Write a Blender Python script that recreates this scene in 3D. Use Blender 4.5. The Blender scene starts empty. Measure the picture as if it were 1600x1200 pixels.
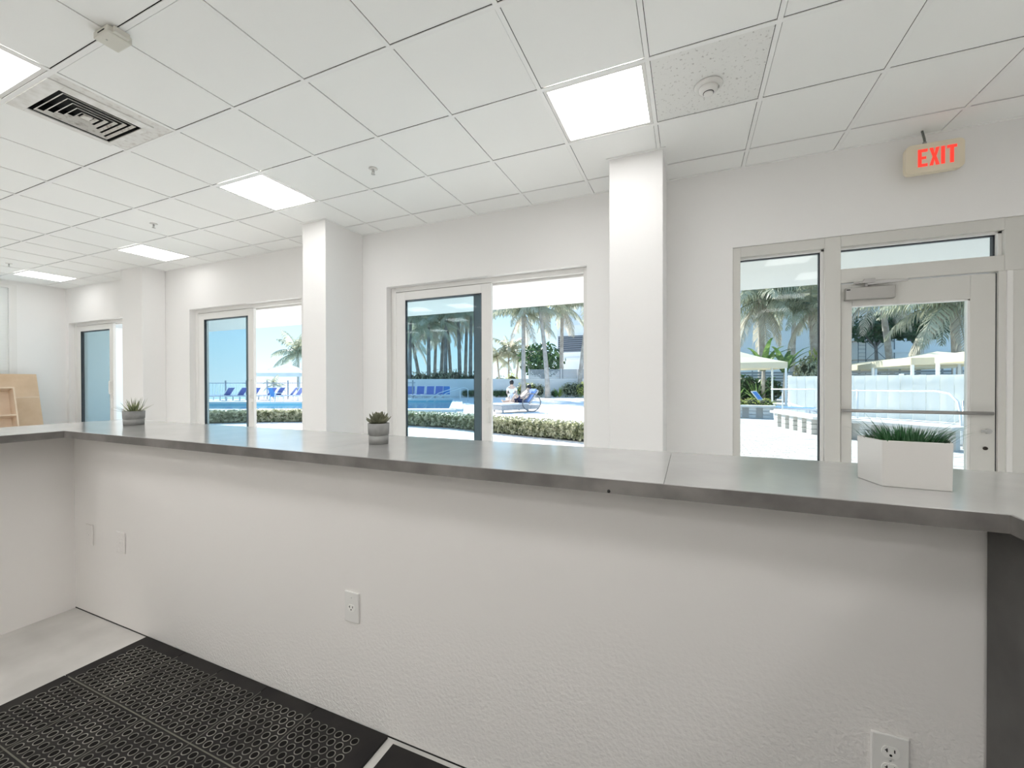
import bpy, bmesh, math, random
from mathutils import Vector, Matrix, geometry

# ------------------------------------------------------------------ camera
SC = bpy.context.scene
COL = SC.collection
EYE = 1.295
YAW, PITCH, ROLL = 0.402977, -0.00607551, -0.00260313
fwd = Vector((-math.sin(YAW) * math.cos(PITCH), math.cos(YAW) * math.cos(PITCH), math.sin(PITCH)))
rgt0 = Vector((math.cos(YAW), math.sin(YAW), 0))
up0 = rgt0.cross(fwd)
rgt = rgt0 * math.cos(ROLL) + up0 * math.sin(ROLL)
upv = -rgt0 * math.sin(ROLL) + up0 * math.cos(ROLL)
cam_data = bpy.data.cameras.new('camera')
cam_data.sensor_width = 36.0
cam_data.lens = 649.865 * 36.0 / 1600.0
cam_data.clip_start = 0.02
cam_data.clip_end = 6000
cam = bpy.data.objects.new('camera', cam_data)
COL.objects.link(cam)
M4 = Matrix.Identity(4)
for r_ in range(3):
    M4[r_][0], M4[r_][1], M4[r_][2] = rgt[r_], upv[r_], -fwd[r_]
M4[2][3] = EYE
cam.matrix_world = M4
SC.camera = cam

# ------------------------------------------------------------------ world, sun, exposure
world = bpy.data.worlds.new('sky')
SC.world = world
world.use_nodes = True
wn = world.node_tree.nodes
wl = world.node_tree.links
wn.clear()
w_out = wn.new('ShaderNodeOutputWorld')
w_bg = wn.new('ShaderNodeBackground')
w_ramp = wn.new('ShaderNodeValToRGB')
w_sep = wn.new('ShaderNodeSeparateXYZ')
w_tc = wn.new('ShaderNodeTexCoord')
wl.new(w_tc.outputs['Generated'], w_sep.inputs[0])
wl.new(w_sep.outputs['Z'], w_ramp.inputs[0])
wl.new(w_ramp.outputs[0], w_bg.inputs[0])
wl.new(w_bg.outputs[0], w_out.inputs[0])
els = w_ramp.color_ramp.elements
els[0].position = 0.0
els[0].color = (0.74, 0.92, 1.0, 1)
els[1].position = 1.0
els[1].color = (0.20, 0.40, 0.76, 1)
for pos_, c_ in ((0.07, (0.60, 0.86, 1.0, 1)), (0.22, (0.40, 0.70, 1.0, 1))):
    e_ = els.new(pos_)
    e_.color = c_
w_bg.inputs[1].default_value = 0.59

sun_data = bpy.data.lights.new('sun', 'SUN')
sun_data.energy = 4.9
sun_data.angle = math.radians(0.6)
sun_data.color = (1.0, 0.965, 0.90)
sun = bpy.data.objects.new('sun', sun_data)
COL.objects.link(sun)
sun_from = Vector((-0.55, 0.60, 0.60)).normalized()
sun.rotation_euler = sun_from.to_track_quat('Z', 'Y').to_euler()

PANEL_L = 3.8          # radiance of the ceiling light panels
SC.view_settings.view_transform = 'Standard'
SC.view_settings.look = 'None'
SC.view_settings.exposure = 1.33
SC.view_settings.gamma = 1.0
SC.view_settings.use_curve_mapping = False
SC.cycles.use_denoising = True
SC.cycles.denoising_prefilter = 'ACCURATE'
SC.cycles.max_bounces = 14
SC.cycles.diffuse_bounces = 8
SC.cycles.transparent_max_bounces = 24
SC.cycles.sample_clamp_indirect = 8.0

# ------------------------------------------------------------------ materials
MATS = {}


def mat(name, col, rough=0.6, metal=0.0, noise=None, bump=None, spec=None, emit=None):
    """noise = (scale, colour2, contrast_lo, contrast_hi); bump = (scale, strength, distance)"""
    if name in MATS:
        return MATS[name]
    m = bpy.data.materials.new(name)
    m.use_nodes = True
    nt = m.node_tree
    p = nt.nodes['Principled BSDF']
    p.inputs['Base Color'].default_value = (*col, 1)
    p.inputs['Roughness'].default_value = rough
    p.inputs['Metallic'].default_value = metal
    if spec is not None:
        p.inputs['Specular IOR Level'].default_value = spec
    if noise or bump:
        tc = nt.nodes.new('ShaderNodeTexCoord')
    if noise:
        n = nt.nodes.new('ShaderNodeTexNoise')
        n.inputs['Scale'].default_value = noise[0]
        n.inputs['Detail'].default_value = 6
        nt.links.new(tc.outputs['Object'], n.inputs['Vector'])
        r = nt.nodes.new('ShaderNodeValToRGB')
        r.color_ramp.elements[0].position = noise[2]
        r.color_ramp.elements[1].position = noise[3]
        r.color_ramp.elements[0].color = (*col, 1)
        r.color_ramp.elements[1].color = (*noise[1], 1)
        nt.links.new(n.outputs['Fac'], r.inputs[0])
        nt.links.new(r.outputs[0], p.inputs['Base Color'])
    if bump:
        b = nt.nodes.new('ShaderNodeTexNoise')
        b.inputs['Scale'].default_value = bump[0]
        b.inputs['Detail'].default_value = 4
        nt.links.new(tc.outputs['Object'], b.inputs['Vector'])
        bn = nt.nodes.new('ShaderNodeBump')
        bn.inputs['Strength'].default_value = bump[1]
        bn.inputs['Distance'].default_value = bump[2]
        nt.links.new(b.outputs['Fac'], bn.inputs['Height'])
        nt.links.new(bn.outputs[0], p.inputs['Normal'])
    if emit:
        p.inputs['Emission Color'].default_value = (*emit[0], 1)
        p.inputs['Emission Strength'].default_value = emit[1]
    MATS[name] = m
    return m


def glass_mat(name, tint, refl=0.3):
    m = bpy.data.materials.new(name)
    m.use_nodes = True
    nt = m.node_tree
    nt.nodes.clear()
    o = nt.nodes.new('ShaderNodeOutputMaterial')
    mx = nt.nodes.new('ShaderNodeMixShader')
    tr = nt.nodes.new('ShaderNodeBsdfTransparent')
    gl = nt.nodes.new('ShaderNodeBsdfGlossy')
    fr = nt.nodes.new('ShaderNodeFresnel')
    # both faces of a pane reflect alike: undo the inversion of the index on back faces
    ge = nt.nodes.new('ShaderNodeNewGeometry')
    ir = nt.nodes.new('ShaderNodeMapRange')
    ir.inputs[3].default_value = 1.45
    ir.inputs[4].default_value = 1 / 1.45
    nt.links.new(ge.outputs['Backfacing'], ir.inputs[0])
    nt.links.new(ir.outputs[0], fr.inputs[0])
    tint = [math.sqrt(c_) for c_ in tint]          # the light crosses two faces
    tr.inputs[0].default_value = (*tint, 1)
    gl.inputs['Roughness'].default_value = 0.02
    gl.inputs['Color'].default_value = (refl, refl, refl, 1)
    nt.links.new(fr.outputs[0], mx.inputs[0])
    nt.links.new(tr.outputs[0], mx.inputs[1])
    nt.links.new(gl.outputs[0], mx.inputs[2])
    nt.links.new(mx.outputs[0], o.inputs[0])
    MATS[name] = m
    return m


W_WALL = mat('wall_paint', (0.86, 0.85, 0.84), 0.7, bump=(60, 0.05, 0.003))
W_CEIL = mat('ceiling_panel', (0.92, 0.925, 0.91), 0.75, bump=(300, 0.06, 0.001))
W_BAR = mat('ceiling_bar_paint', (0.90, 0.90, 0.89), 0.45)
W_FRAME = mat('white_frame_paint', (0.80, 0.79, 0.77), 0.4)
W_SHADEFRAME = mat('shaded_storefront_frame', (0.66, 0.65, 0.615), 0.4)  # white aluminium, with its shade put into the grey
W_OUTSASH = mat('shaded_outer_sash', (0.17, 0.20, 0.22), 0.4)  # shade on the sash behind tinted glass is put into this dark colour
W_GASKET = mat('dark_gasket', (0.03, 0.035, 0.045), 0.5)
W_GLASS = glass_mat('window_glass', (0.80, 0.86, 0.84))
W_GLASST = glass_mat('tinted_door_glass', (0.76, 0.865, 0.90))
W_PLASTIC = mat('white_plastic', (0.78, 0.77, 0.745), 0.35)
W_DARK = mat('dark_void', (0.012, 0.012, 0.012), 0.8)
W_STEEL = mat('brushed_steel', (0.55, 0.55, 0.54), 0.3, 1.0)
W_ALU = mat('aluminium_grey', (0.42, 0.41, 0.40), 0.4, 0.6)


# stuccoed half wall: smooth above, rough plaster near the floor
def half_wall_mat():
    m = bpy.data.materials.new('half_wall_plaster')
    m.use_nodes = True
    nt = m.node_tree
    p = nt.nodes['Principled BSDF']
    p.inputs['Base Color'].default_value = (0.81, 0.785, 0.76, 1)
    p.inputs['Roughness'].default_value = 0.55
    tc = nt.nodes.new('ShaderNodeTexCoord')
    sep = nt.nodes.new('ShaderNodeSeparateXYZ')
    nt.links.new(tc.outputs['Object'], sep.inputs[0])
    big = nt.nodes.new('ShaderNodeTexNoise')
    big.inputs['Scale'].default_value = 2.2
    nt.links.new(tc.outputs['Object'], big.inputs['Vector'])
    # rough zone grows towards the right end of the wall and the floor
    a = nt.nodes.new('ShaderNodeMath'); a.operation = 'MULTIPLY_ADD'
    nt.links.new(sep.outputs['X'], a.inputs[0]); a.inputs[1].default_value = 0.20; a.inputs[2].default_value = 0.62
    b = nt.nodes.new('ShaderNodeMath'); b.operation = 'SUBTRACT'
    nt.links.new(a.outputs[0], b.inputs[0]); nt.links.new(sep.outputs['Z'], b.inputs[1])
    c = nt.nodes.new('ShaderNodeMath'); c.operation = 'MULTIPLY_ADD'
    nt.links.new(big.outputs['Fac'], c.inputs[0]); c.inputs[1].default_value = 0.5
    nt.links.new(b.outputs[0], c.inputs[2])
    mr = nt.nodes.new('ShaderNodeMapRange')
    nt.links.new(c.outputs[0], mr.inputs[0])
    mr.inputs[1].default_value = 0.22; mr.inputs[2].default_value = 0.5
    mr.inputs[3].default_value = 0.05; mr.inputs[4].default_value = 1.0
    fine = nt.nodes.new('ShaderNodeTexNoise')
    fine.inputs['Scale'].default_value = 85; fine.inputs['Detail'].default_value = 3
    nt.links.new(tc.outputs['Object'], fine.inputs['Vector'])
    mu = nt.nodes.new('ShaderNodeMath'); mu.operation = 'MULTIPLY'
    nt.links.new(fine.outputs['Fac'], mu.inputs[0]); nt.links.new(mr.outputs[0], mu.inputs[1])
    bn = nt.nodes.new('ShaderNodeBump')
    bn.inputs['Strength'].default_value = 0.5; bn.inputs['Distance'].default_value = 0.006
    nt.links.new(mu.outputs[0], bn.inputs['Height'])
    nt.links.new(bn.outputs[0], p.inputs['Normal'])
    return m


W_HALF = half_wall_mat()
W_FLOOR = mat('painted_concrete', (0.52, 0.505, 0.48), 0.38, noise=(2.6, (0.66, 0.64, 0.61), 0.38, 0.62), bump=(40, 0.1, 0.002))
W_LAM = mat('concrete_laminate', (0.30, 0.295, 0.287), 0.28, noise=(7, (0.36, 0.355, 0.345), 0.35, 0.66), spec=0.9)
_p = W_LAM.node_tree.nodes['Principled BSDF']
_p.inputs['Coat Weight'].default_value = 1.0
_p.inputs['Coat Roughness'].default_value = 0.11
W_EDGE = mat('concrete_laminate_shaded_edge', (0.12, 0.112, 0.105), 0.35, noise=(9, (0.20, 0.187, 0.176), 0.38, 0.64))  # same laminate as the slab, darkened to carry the front edge's shade
W_LAMD = mat('dark_laminate', (0.045, 0.043, 0.041), 0.4, noise=(6, (0.085, 0.082, 0.078), 0.35, 0.66))
W_RUBBER = mat('black_rubber', (0.012, 0.0105, 0.0105), 0.6, noise=(5, (0.022, 0.020, 0.018), 0.4, 0.62), spec=0.25)
W_RING = mat('worn_rubber', (0.13, 0.125, 0.105), 0.45, noise=(9, (0.30, 0.29, 0.25), 0.4, 0.65))
W_SEAM = mat('mat_seam', (0.13, 0.125, 0.10), 0.6)
W_HOLE = mat('mat_hole', (0.010, 0.0085, 0.0085), 0.8, spec=0.1)
W_LIGHT = mat('light_diffuser', (0.9, 0.9, 0.9), 0.5, emit=((1.0, 0.992, 0.98), PANEL_L))
W_LIGHTD = mat('light_diffuser_dimmer', (0.9, 0.9, 0.9), 0.5, emit=((1.0, 0.992, 0.98), PANEL_L * 0.5))
W_TEXTILE = mat('fissured_tile', (0.83, 0.83, 0.81), 0.8, noise=(55, (0.55, 0.54, 0.52), 0.60, 0.68), bump=(55, 0.5, 0.004))


# ------------------------------------------------------------------ mesh helpers
class MB:
    def __init__(s):
        s.v, s.f, s.sm = [], [], []

    def quad(s, a, b, c, d, smooth=False):
        n = len(s.v)
        s.v += [tuple(a), tuple(b), tuple(c), tuple(d)]
        s.f.append((n, n + 1, n + 2, n + 3)); s.sm.append(smooth)

    def tri(s, a, b, c, smooth=False):
        n = len(s.v)
        s.v += [tuple(a), tuple(b), tuple(c)]
        s.f.append((n, n + 1, n + 2)); s.sm.append(smooth)

    def box(s, x0, x1, y0, y1, z0, z1):
        n = len(s.v)
        s.v += [(x0, y0, z0), (x1, y0, z0), (x1, y1, z0), (x0, y1, z0), (x0, y0, z1), (x1, y0, z1), (x1, y1, z1), (x0, y1, z1)]
        for q in ((3, 2, 1, 0), (4, 5, 6, 7), (0, 1, 5, 4), (1, 2, 6, 5), (2, 3, 7, 6), (3, 0, 4, 7)):
            s.f.append(tuple(n + k for k in q)); s.sm.append(False)
        return s

    def obox(s, c, ax, ay, az):
        """box from centre and three half axes"""
        c, ax, ay, az = Vector(c), Vector(ax), Vector(ay), Vector(az)
        n = len(s.v)
        for sz in (-1, 1):
            for sx, sy in ((-1, -1), (1, -1), (1, 1), (-1, 1)):
                s.v.append(tuple(c + ax * sx + ay * sy + az * sz))
        for q in ((3, 2, 1, 0), (4, 5, 6, 7), (0, 1, 5, 4), (1, 2, 6, 5), (2, 3, 7, 6), (3, 0, 4, 7)):
            s.f.append(tuple(n + k for k in q)); s.sm.append(False)
        return s

    def bar(s, p, q, w, h=None):
        """square bar from p to q"""
        p, q = Vector(p), Vector(q)
        h = w if h is None else h
        d = (q - p)
        L = d.length
        d.normalize()
        ref = Vector((0, 0, 1)) if abs(d.z) < 0.9 else Vector((1, 0, 0))
        a = d.cross(ref).normalized()
        b = a.cross(d)
        s.obox((p + q) / 2, a * w / 2, b * h / 2, d * L / 2)
        return s

    def tube(s, pts, rad, n=8, caps=True, smooth=True):
        pts = [Vector(p) for p in pts]
        rs = rad if isinstance(rad, (list, tuple)) else [rad] * len(pts)
        rings = []
        prev = None
        for i, p in enumerate(pts):
            d = (pts[min(i + 1, len(pts) - 1)] - pts[max(i - 1, 0)]).normalized()
            if prev is None:
                ref = Vector((0, 0, 1)) if abs(d.z) < 0.9 else Vector((1, 0, 0))
                a = d.cross(ref).normalized()
            else:
                a = (prev - d * prev.dot(d)).normalized()
            prev = a
            b = d.cross(a)
            base = len(s.v)
            for k in range(n):
                t = 2 * math.pi * k / n
                s.v.append(tuple(p + (a * math.cos(t) + b * math.sin(t)) * rs[i]))
            rings.append(base)
        for i in range(len(rings) - 1):
            for k in range(n):
                k2 = (k + 1) % n
                s.f.append((rings[i] + k, rings[i] + k2, rings[i + 1] + k2, rings[i + 1] + k)); s.sm.append(smooth)
        if caps:
            s.f.append(tuple(rings[0] + k for k in reversed(range(n)))); s.sm.append(False)
            s.f.append(tuple(rings[-1] + k for k in range(n))); s.sm.append(False)
        return s

    def ring(s, c, R, r, n=24, m=6, axis='z', frame=None):
        """torus"""
        c = Vector(c)
        if frame is None:
            frame = {'z': (Vector((1, 0, 0)), Vector((0, 1, 0)), Vector((0, 0, 1))),
                     'y': (Vector((1, 0, 0)), Vector((0, 0, 1)), Vector((0, 1, 0)))}[axis]
        A, B, N = frame
        base = len(s.v)
        for i in range(n):
            t = 2 * math.pi * i / n
            rad = A * math.cos(t) + B * math.sin(t)
            for j in range(m):
                u = 2 * math.pi * j / m
                s.v.append(tuple(c + rad * (R + r * math.cos(u)) + N * (r * math.sin(u))))
        for i in range(n):
            for j in range(m):
                i2, j2 = (i + 1) % n, (j + 1) % m
                s.f.append((base + i * m + j, base + i2 * m + j, base + i2 * m + j2, base + i * m + j2)); s.sm.append(True)
        return s

    def lathe(s, c, prof, n=24, axis=(0, 0, 1), smooth=True):
        c = Vector(c)
        N = Vector(axis).normalized()
        ref = Vector((1, 0, 0)) if abs(N.x) < 0.9 else Vector((0, 1, 0))
        A = (ref - N * ref.dot(N)).normalized()
        B = N.cross(A)
        rings = []
        for r, h in prof:
            base = len(s.v)
            for k in range(n):
                t = 2 * math.pi * k / n
                s.v.append(tuple(c + (A * math.cos(t) + B * math.sin(t)) * max(r, 1e-5) + N * h))
            rings.append(base)
        for i in range(len(rings) - 1):
            for k in range(n):
                k2 = (k + 1) % n
                s.f.append((rings[i] + k, rings[i] + k2, rings[i + 1] + k2, rings[i + 1] + k)); s.sm.append(smooth)
        if prof[0][0] > 1e-4:
            s.f.append(tuple(rings[0] + k for k in reversed(range(n)))); s.sm.append(False)
        if prof[-1][0] > 1e-4:
            s.f.append(tuple(rings[-1] + k for k in range(n))); s.sm.append(False)
        return s

    def prism(s, poly, o, ax, ay, an):
        """polygon poly in plane (o, ax, ay), extruded along an"""
        o, ax, ay, an = Vector(o), Vector(ax), Vector(ay), Vector(an)
        n = len(s.v)
        k = len(poly)
        for off in (Vector((0, 0, 0)), an):
            for x, y in poly:
                s.v.append(tuple(o + ax * x + ay * y + off))
        tris = geometry.tessellate_polygon([[Vector((x, y, 0)) for x, y in poly]])
        for t in tris:
            s.f.append(tuple(n + q for q in t)); s.sm.append(False)
            s.f.append(tuple(n + k + q for q in reversed(t))); s.sm.append(False)
        for i in range(k):
            j = (i + 1) % k
            s.f.append((n + i, n + j, n + k + j, n + k + i)); s.sm.append(False)
        return s

    def mesh(s, name, m):
        me = bpy.data.meshes.new(name)
        me.from_pydata(s.v, [], s.f)
        me.polygons.foreach_set('use_smooth', s.sm)
        if m:
            me.materials.append(m)
        me.update()
        return me

    def build(s, name, m, parent=None, bevel=None, loc=None):
        o = bpy.data.objects.new(name, s.mesh(name, m))
        COL.objects.link(o)
        if parent:
            o.parent = parent
        if loc:
            o.location = loc
        if bevel:
            md = o.modifiers.new('bevel', 'BEVEL')
            md.width = bevel
            md.segments = 2
            md.limit_method = 'ANGLE'
        return o


def put(me, name, parent=None, loc=(0, 0, 0), rot=(0, 0, 0), sc=(1, 1, 1)):
    o = bpy.data.objects.new(name, me)
    COL.objects.link(o)
    o.parent = parent
    o.location = loc
    o.rotation_euler = rot
    o.scale = sc
    return o


def empty(name, loc=(0, 0, 0), rz=0.0):
    o = bpy.data.objects.new(name, None)
    COL.objects.link(o)
    o.location = loc
    o.rotation_euler = (0, 0, rz)
    o.empty_display_size = 0.1
    return o


def tag(o, label, cat, group=None, kind=None):
    o['label'] = label
    o['category'] = cat
    if group:
        o['group'] = group
    if kind:
        o['kind'] = kind
    return o


def struct(o, label=None):
    o['kind'] = 'structure'
    if label:
        o['label'] = label
    return o


def copy_tree(o, parent=None):
    c = o.copy()
    COL.objects.link(c)
    if parent:
        c.parent = parent
    for ch in list(o.children):
        copy_tree(ch, c)
    return c


ORD = ['first', 'second', 'third', 'fourth', 'fifth', 'sixth', 'seventh', 'eighth', 'ninth', 'tenth', 'eleventh', 'twelfth']

# the pool garden lies at an angle of 23 degrees to the building
SF = Vector((-math.sin(YAW), math.cos(YAW), 0))
SR = Vector((math.cos(YAW), math.sin(YAW), 0))


def site(L, D, z=0.0):
    return SR * L + SF * D + Vector((0, 0, z))


def at(u, v, D):
    """point of the garden at distance D, measured off the photograph"""
    return site((u - 800) / 650.0 * D, D, EYE + (596 - v) / 650.0 * D)


# ------------------------------------------------------------------ room shell
XL, XR, YB, YW, HC = -10.6, 2.6, -6.0, 3.85, 3.0229
YO = 4.10                      # outer face of the window wall
floor = struct(MB().box(XL, XR, YB, 1.33, -0.12, 0.0).build('floor', W_FLOOR))
W_LOBBY = mat('lobby_floor_bounce', (0.80, 0.79, 0.77), 0.25, noise=(1.5, (0.84, 0.83, 0.81), 0.4, 0.6))  # unseen floor, made white to bounce light up to the ceiling
struct(MB().box(XL, XR, 1.33, YO, -0.12, 0.0).build('floor_lobby', W_LOBBY))
WT = 3.3
openings = [(-10.51, -8.18), (-6.90, -4.57), (-3.21, -0.88), (0.328, 2.25)]
OT = 2.385
wb = MB()
x = XL - 0.2
for a, b in openings:
    wb.box(x, a, YW, YO, 0, WT)
    wb.box(a, b, YW, YO, OT, WT)
    x = b
wb.box(x, XR + 0.2, YW, YO, 0, WT)
struct(wb.build('wall_front', W_WALL))
wl_ = MB()
WY0, WY1, WZ0, WZ1 = 1.3, 3.20, 0.75, 2.90
wl_.box(XL - 0.2, XL, YB - 0.2, WY0, 0, WT).box(XL - 0.2, XL, WY1, YW, 0, WT)
wl_.box(XL - 0.2, XL, WY0, WY1, 0, WZ0).box(XL - 0.2, XL, WY0, WY1, WZ1, WT)
struct(wl_.build('wall_left', W_WALL))
struct(MB().box(XR, XR + 0.2, YB - 0.2, YW, 0, WT).build('wall_right', W_WALL))
struct(MB().box(XL - 0.2, XR + 0.2, YB - 0.2, YB, 0, WT).build('wall_back', W_WALL))
for x0, x1, y0 in ((-0.577, -0.18, 3.3), (-3.90, -3.56, 3.3), (-8.05, -7.5, 3.55)):
    p = struct(MB().box(x0, x1, y0, YW, 0, HC + 0.05).build('pillar', W_WALL, bevel=0.006))

# ceiling: dark plenum deck above, white bars and lay-in tiles below
TS = 0.6096
GX, GY = -0.819, 2.3555
ceiling = struct(MB().box(XL, XR, YB, YW, HC + 0.22, HC + 0.3).build('ceiling', W_DARK))
bw = 0.012
imin, imax = math.floor((XL - GX) / TS), math.ceil((XR - GX) / TS)
jmin, jmax = math.floor((YB - GY) / TS), math.ceil((YW - GY) / TS)
for j in range(jmin, jmax + 1):
    y = GY + j * TS
    if YB < y < YW:
        MB().box(XL, XR, y - bw, y + bw, HC, HC + 0.005).build('main_bar', W_BAR, ceiling)
for i in range(imin, imax + 1):
    xx = GX + i * TS
    if XL < xx < XR:
        MB().box(xx - bw, xx + bw, YB, YW, HC + 0.0005, HC + 0.0055).build('cross_bar', W_BAR, ceiling)
ang = MB()
ang.box(XL, XR, YW - 0.02, YW, HC - 0.001, HC + 0.004).box(XL, XL + 0.02, YB, YW, HC - 0.001, HC + 0.004)
ang.box(XR - 0.02, XR, YB, YW, HC - 0.001, HC + 0.004).box(XL, XR, YB, YB + 0.02, HC - 0.001, HC + 0.004)
ang.build('wall_angle', W_BAR, ceiling)
for x0, x1, y0 in ((-0.577, -0.18, 3.3), (-3.90, -3.56, 3.3), (-8.05, -7.5, 3.55)):
    a2 = MB()
    a2.box(x0 - 0.02, x1 + 0.02, y0 - 0.02, y0, HC - 0.0015, HC + 0.004)
    a2.box(x0 - 0.02, x0, y0, YW, HC - 0.0015, HC + 0.004).box(x1, x1 + 0.02, y0, YW, HC - 0.0015, HC + 0.004)
    a2.build('wall_angle', W_BAR, ceiling)
LIGHTS = [(0, 0), (-5, 0), (-10, 1), (-15, 1), (-5, -3), (0, -3), (-10, -3), (-15, -3),
          (3, -3)] + [(i_, j_) for j_ in (-5, -8, -11) for i_ in (4, 1, -2, -4, -7, -9, -12, -14)]  # panels out of view are added to brighten the room
VENT = (-5, -2)
gx_, gy_ = 0.003, 0.0045
rnd = random.Random(5)
full = {}
for i in range(imin, imax):
    for j in range(jmin, jmax):
        if (i, j) in LIGHTS or (i, j) == VENT:
            continue
        x0, x1 = GX + i * TS + bw + gx_, GX + (i + 1) * TS - bw - gx_
        y0, y1 = GY + j * TS + bw + gy_, GY + (j + 1) * TS - bw - gy_
        x0, x1, y0, y1 = max(x0, XL + 0.015), min(x1, XR - 0.015), max(y0, YB + 0.015), min(y1, YW - 0.018)
        if x1 - x0 < 0.02 or y1 - y0 < 0.02:
            continue
        m = W_TEXTILE if (i, j) == (1, 0) else W_CEIL
        key = (round(x1 - x0, 3), round(y1 - y0, 3), m.name)
        if key not in full:
            full[key] = MB().box(0, x1 - x0, 0, y1 - y0, 0, 0.014).mesh('ceiling_tile', m)
        t = put(full[key], 'ceiling_tile', ceiling, (x0, y0, HC + 0.004 + rnd.random() * 0.0012))
        if m is W_TEXTILE:
            t['label'] = 'speckled fissured tile'

# light panels
LL = {(0, 0): 'square flush ceiling light beside the smoke detector',
      (-5, 0): 'square flush ceiling light just left of the middle pillar top',
      (-10, 1): 'square flush ceiling light near the left pillar top',
      (-15, 1): 'square flush ceiling light farthest back in the left corner',
      (-5, -3): 'flush ceiling light cut by the left picture edge beside the air vent'}
UNSEEN = ['added unseen ceiling light behind the camera, ' + w for w in (
    'over the counter end by the entrance', 'over the left counter run', 'in the far left of the room', 'nearest the right wall')] + [f'added unseen ceiling light behind the camera, {ORD[i_]} from the right in the {ORD[j_]} row back' for j_ in range(3) for i_ in range(8)]
fr_b = MB()
a0, a1 = bw + 0.002, TS - bw - 0.002
for q in ((a0, a0 + 0.02, a0, a1), (a1 - 0.02, a1, a0, a1), (a0 + 0.02, a1 - 0.02, a0, a0 + 0.02), (a0 + 0.02, a1 - 0.02, a1 - 0.02, a1)):
    fr_b.box(q[0], q[1], q[2], q[3], 0.004, 0.02)
fr_me = fr_b.mesh('frame', W_FRAME)
df_me = MB().box(a0 + 0.02, a1 - 0.02, a0 + 0.02, a1 - 0.02, 0.006, 0.012).mesh('diffuser', W_LIGHT)
dd_me = MB().box(a0 + 0.02, a1 - 0.02, a0 + 0.02, a1 - 0.02, 0.006, 0.012).mesh('diffuser', W_LIGHTD)
hs_me = MB().box(a0, a1, a0, a1, 0.03, 0.10).mesh('housing', W_FRAME)
for (i, j) in LIGHTS:
    e = empty('ceiling_light', (GX + i * TS, GY + j * TS, HC))
    put(fr_me, 'frame', e)
    put(dd_me if j == 1 else df_me, 'diffuser', e)
    put(hs_me, 'housing', e)
    tag(e, LL.get((i, j)) or UNSEEN.pop(0), 'light', 'ceiling light panels')

# air vent
vx0, vx1, vy0, vy1 = -3.885, -3.345, 1.145, 1.655
v = empty('air_vent', (vx0, vy0, HC))
tag(v, 'square ceiling air vent with nested dark louvers and dusty rim', 'vent')
fb = MB()
X, Y = vx1 - vx0, vy1 - vy0
bx0, bx1, by0, by1 = 0.05, X - 0.075, 0.075, Y - 0.03
fb.box(0, X, 0, by0, -0.004, 0.004).box(0, X, by1, Y, -0.004, 0.004).box(0, bx0, by0, by1, -0.004, 0.004).box(bx1, X, by0, by1, -0.004, 0.004)
fb.build('rim', mat('dusty_white_metal', (0.74, 0.725, 0.69), 0.5, noise=(14, (0.84, 0.83, 0.81), 0.4, 0.6)), v, bevel=0.002)
MB().box(bx0 - 0.02, bx1 + 0.02, by0 - 0.02, by1 + 0.02, 0.09, 0.1).build('duct', W_DARK, v)
dk = MB()
dk.box(bx0 - 0.004, bx0, by0, by1, 0.004, 0.09).box(bx1, bx1 + 0.004, by0, by1, 0.004, 0.09)
dk.box(bx0, bx1, by0 - 0.004, by0, 0.004, 0.09).box(bx0, bx1, by1, by1 + 0.004, 0.004, 0.09)
dk.build('duct_collar', W_DARK, v)
W_VANE = mat('vent_vane', (0.78, 0.76, 0.72), 0.5, noise=(25, (0.42, 0.38, 0.33), 0.52, 0.72))
for k in range(5):
    t = k * 0.034 + 0.022
    o0, o1, p0, p1 = bx0 + t, bx1 - t, by0 + t, by1 - t
    g = 0.013                                         # the vane flares outwards on its way down
    o0b, o1b, p0b, p1b = o0 + g, o1 - g, p0 + g, p1 - g
    z0, z1 = 0.0, 0.010
    vm = MB()
    lo = [(o0, p0, z0), (o1, p0, z0), (o1, p1, z0), (o0, p1, z0)]
    hi = [(o0b, p0b, z1), (o1b, p0b, z1), (o1b, p1b, z1), (o0b, p1b, z1)]
    for q in range(4):
        r2 = (q + 1) % 4
        vm.quad(lo[q], lo[r2], hi[r2], hi[q])
    # thickness lip
    for q in range(4):
        r2 = (q + 1) % 4
        A_, B_ = Vector(lo[q]), Vector(lo[r2])
        cen = Vector(((o0 + o1) / 2, (p0 + p1) / 2, 0))
        A2, B2 = A_ + (cen - A_).normalized() * 0.006, B_ + (cen - B_).normalized() * 0.006
        vm.quad(A_, B_, B2, A2)
    vm.build('vane', W_VANE, v)
MB().box((bx0 + bx1) / 2 - 0.03, (bx0 + bx1) / 2 + 0.03, (by0 + by1) / 2 - 0.02, (by0 + by1) / 2 + 0.02, 0.0, 0.01).build('centre_plate', W_VANE, v)
tx0, tx1 = GX - 5 * TS + bw, GX - 4 * TS - bw
ty0, ty1 = GY - 2 * TS + bw, GY - TS - bw
W_CRUMB = mat('cut_tile', (0.80, 0.79, 0.765), 0.85, noise=(30, (0.66, 0.63, 0.60), 0.5, 0.7), bump=(40, 0.4, 0.005))
MB().box(tx0, tx1, vy1 - 0.01, ty1, HC + 0.004, HC + 0.018).build('ceiling_tile', W_CRUMB, ceiling)
MB().box(vx1 - 0.01, tx1, ty0, vy1 - 0.01, HC + 0.004, HC + 0.018).build('ceiling_tile', W_CRUMB, ceiling)

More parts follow.
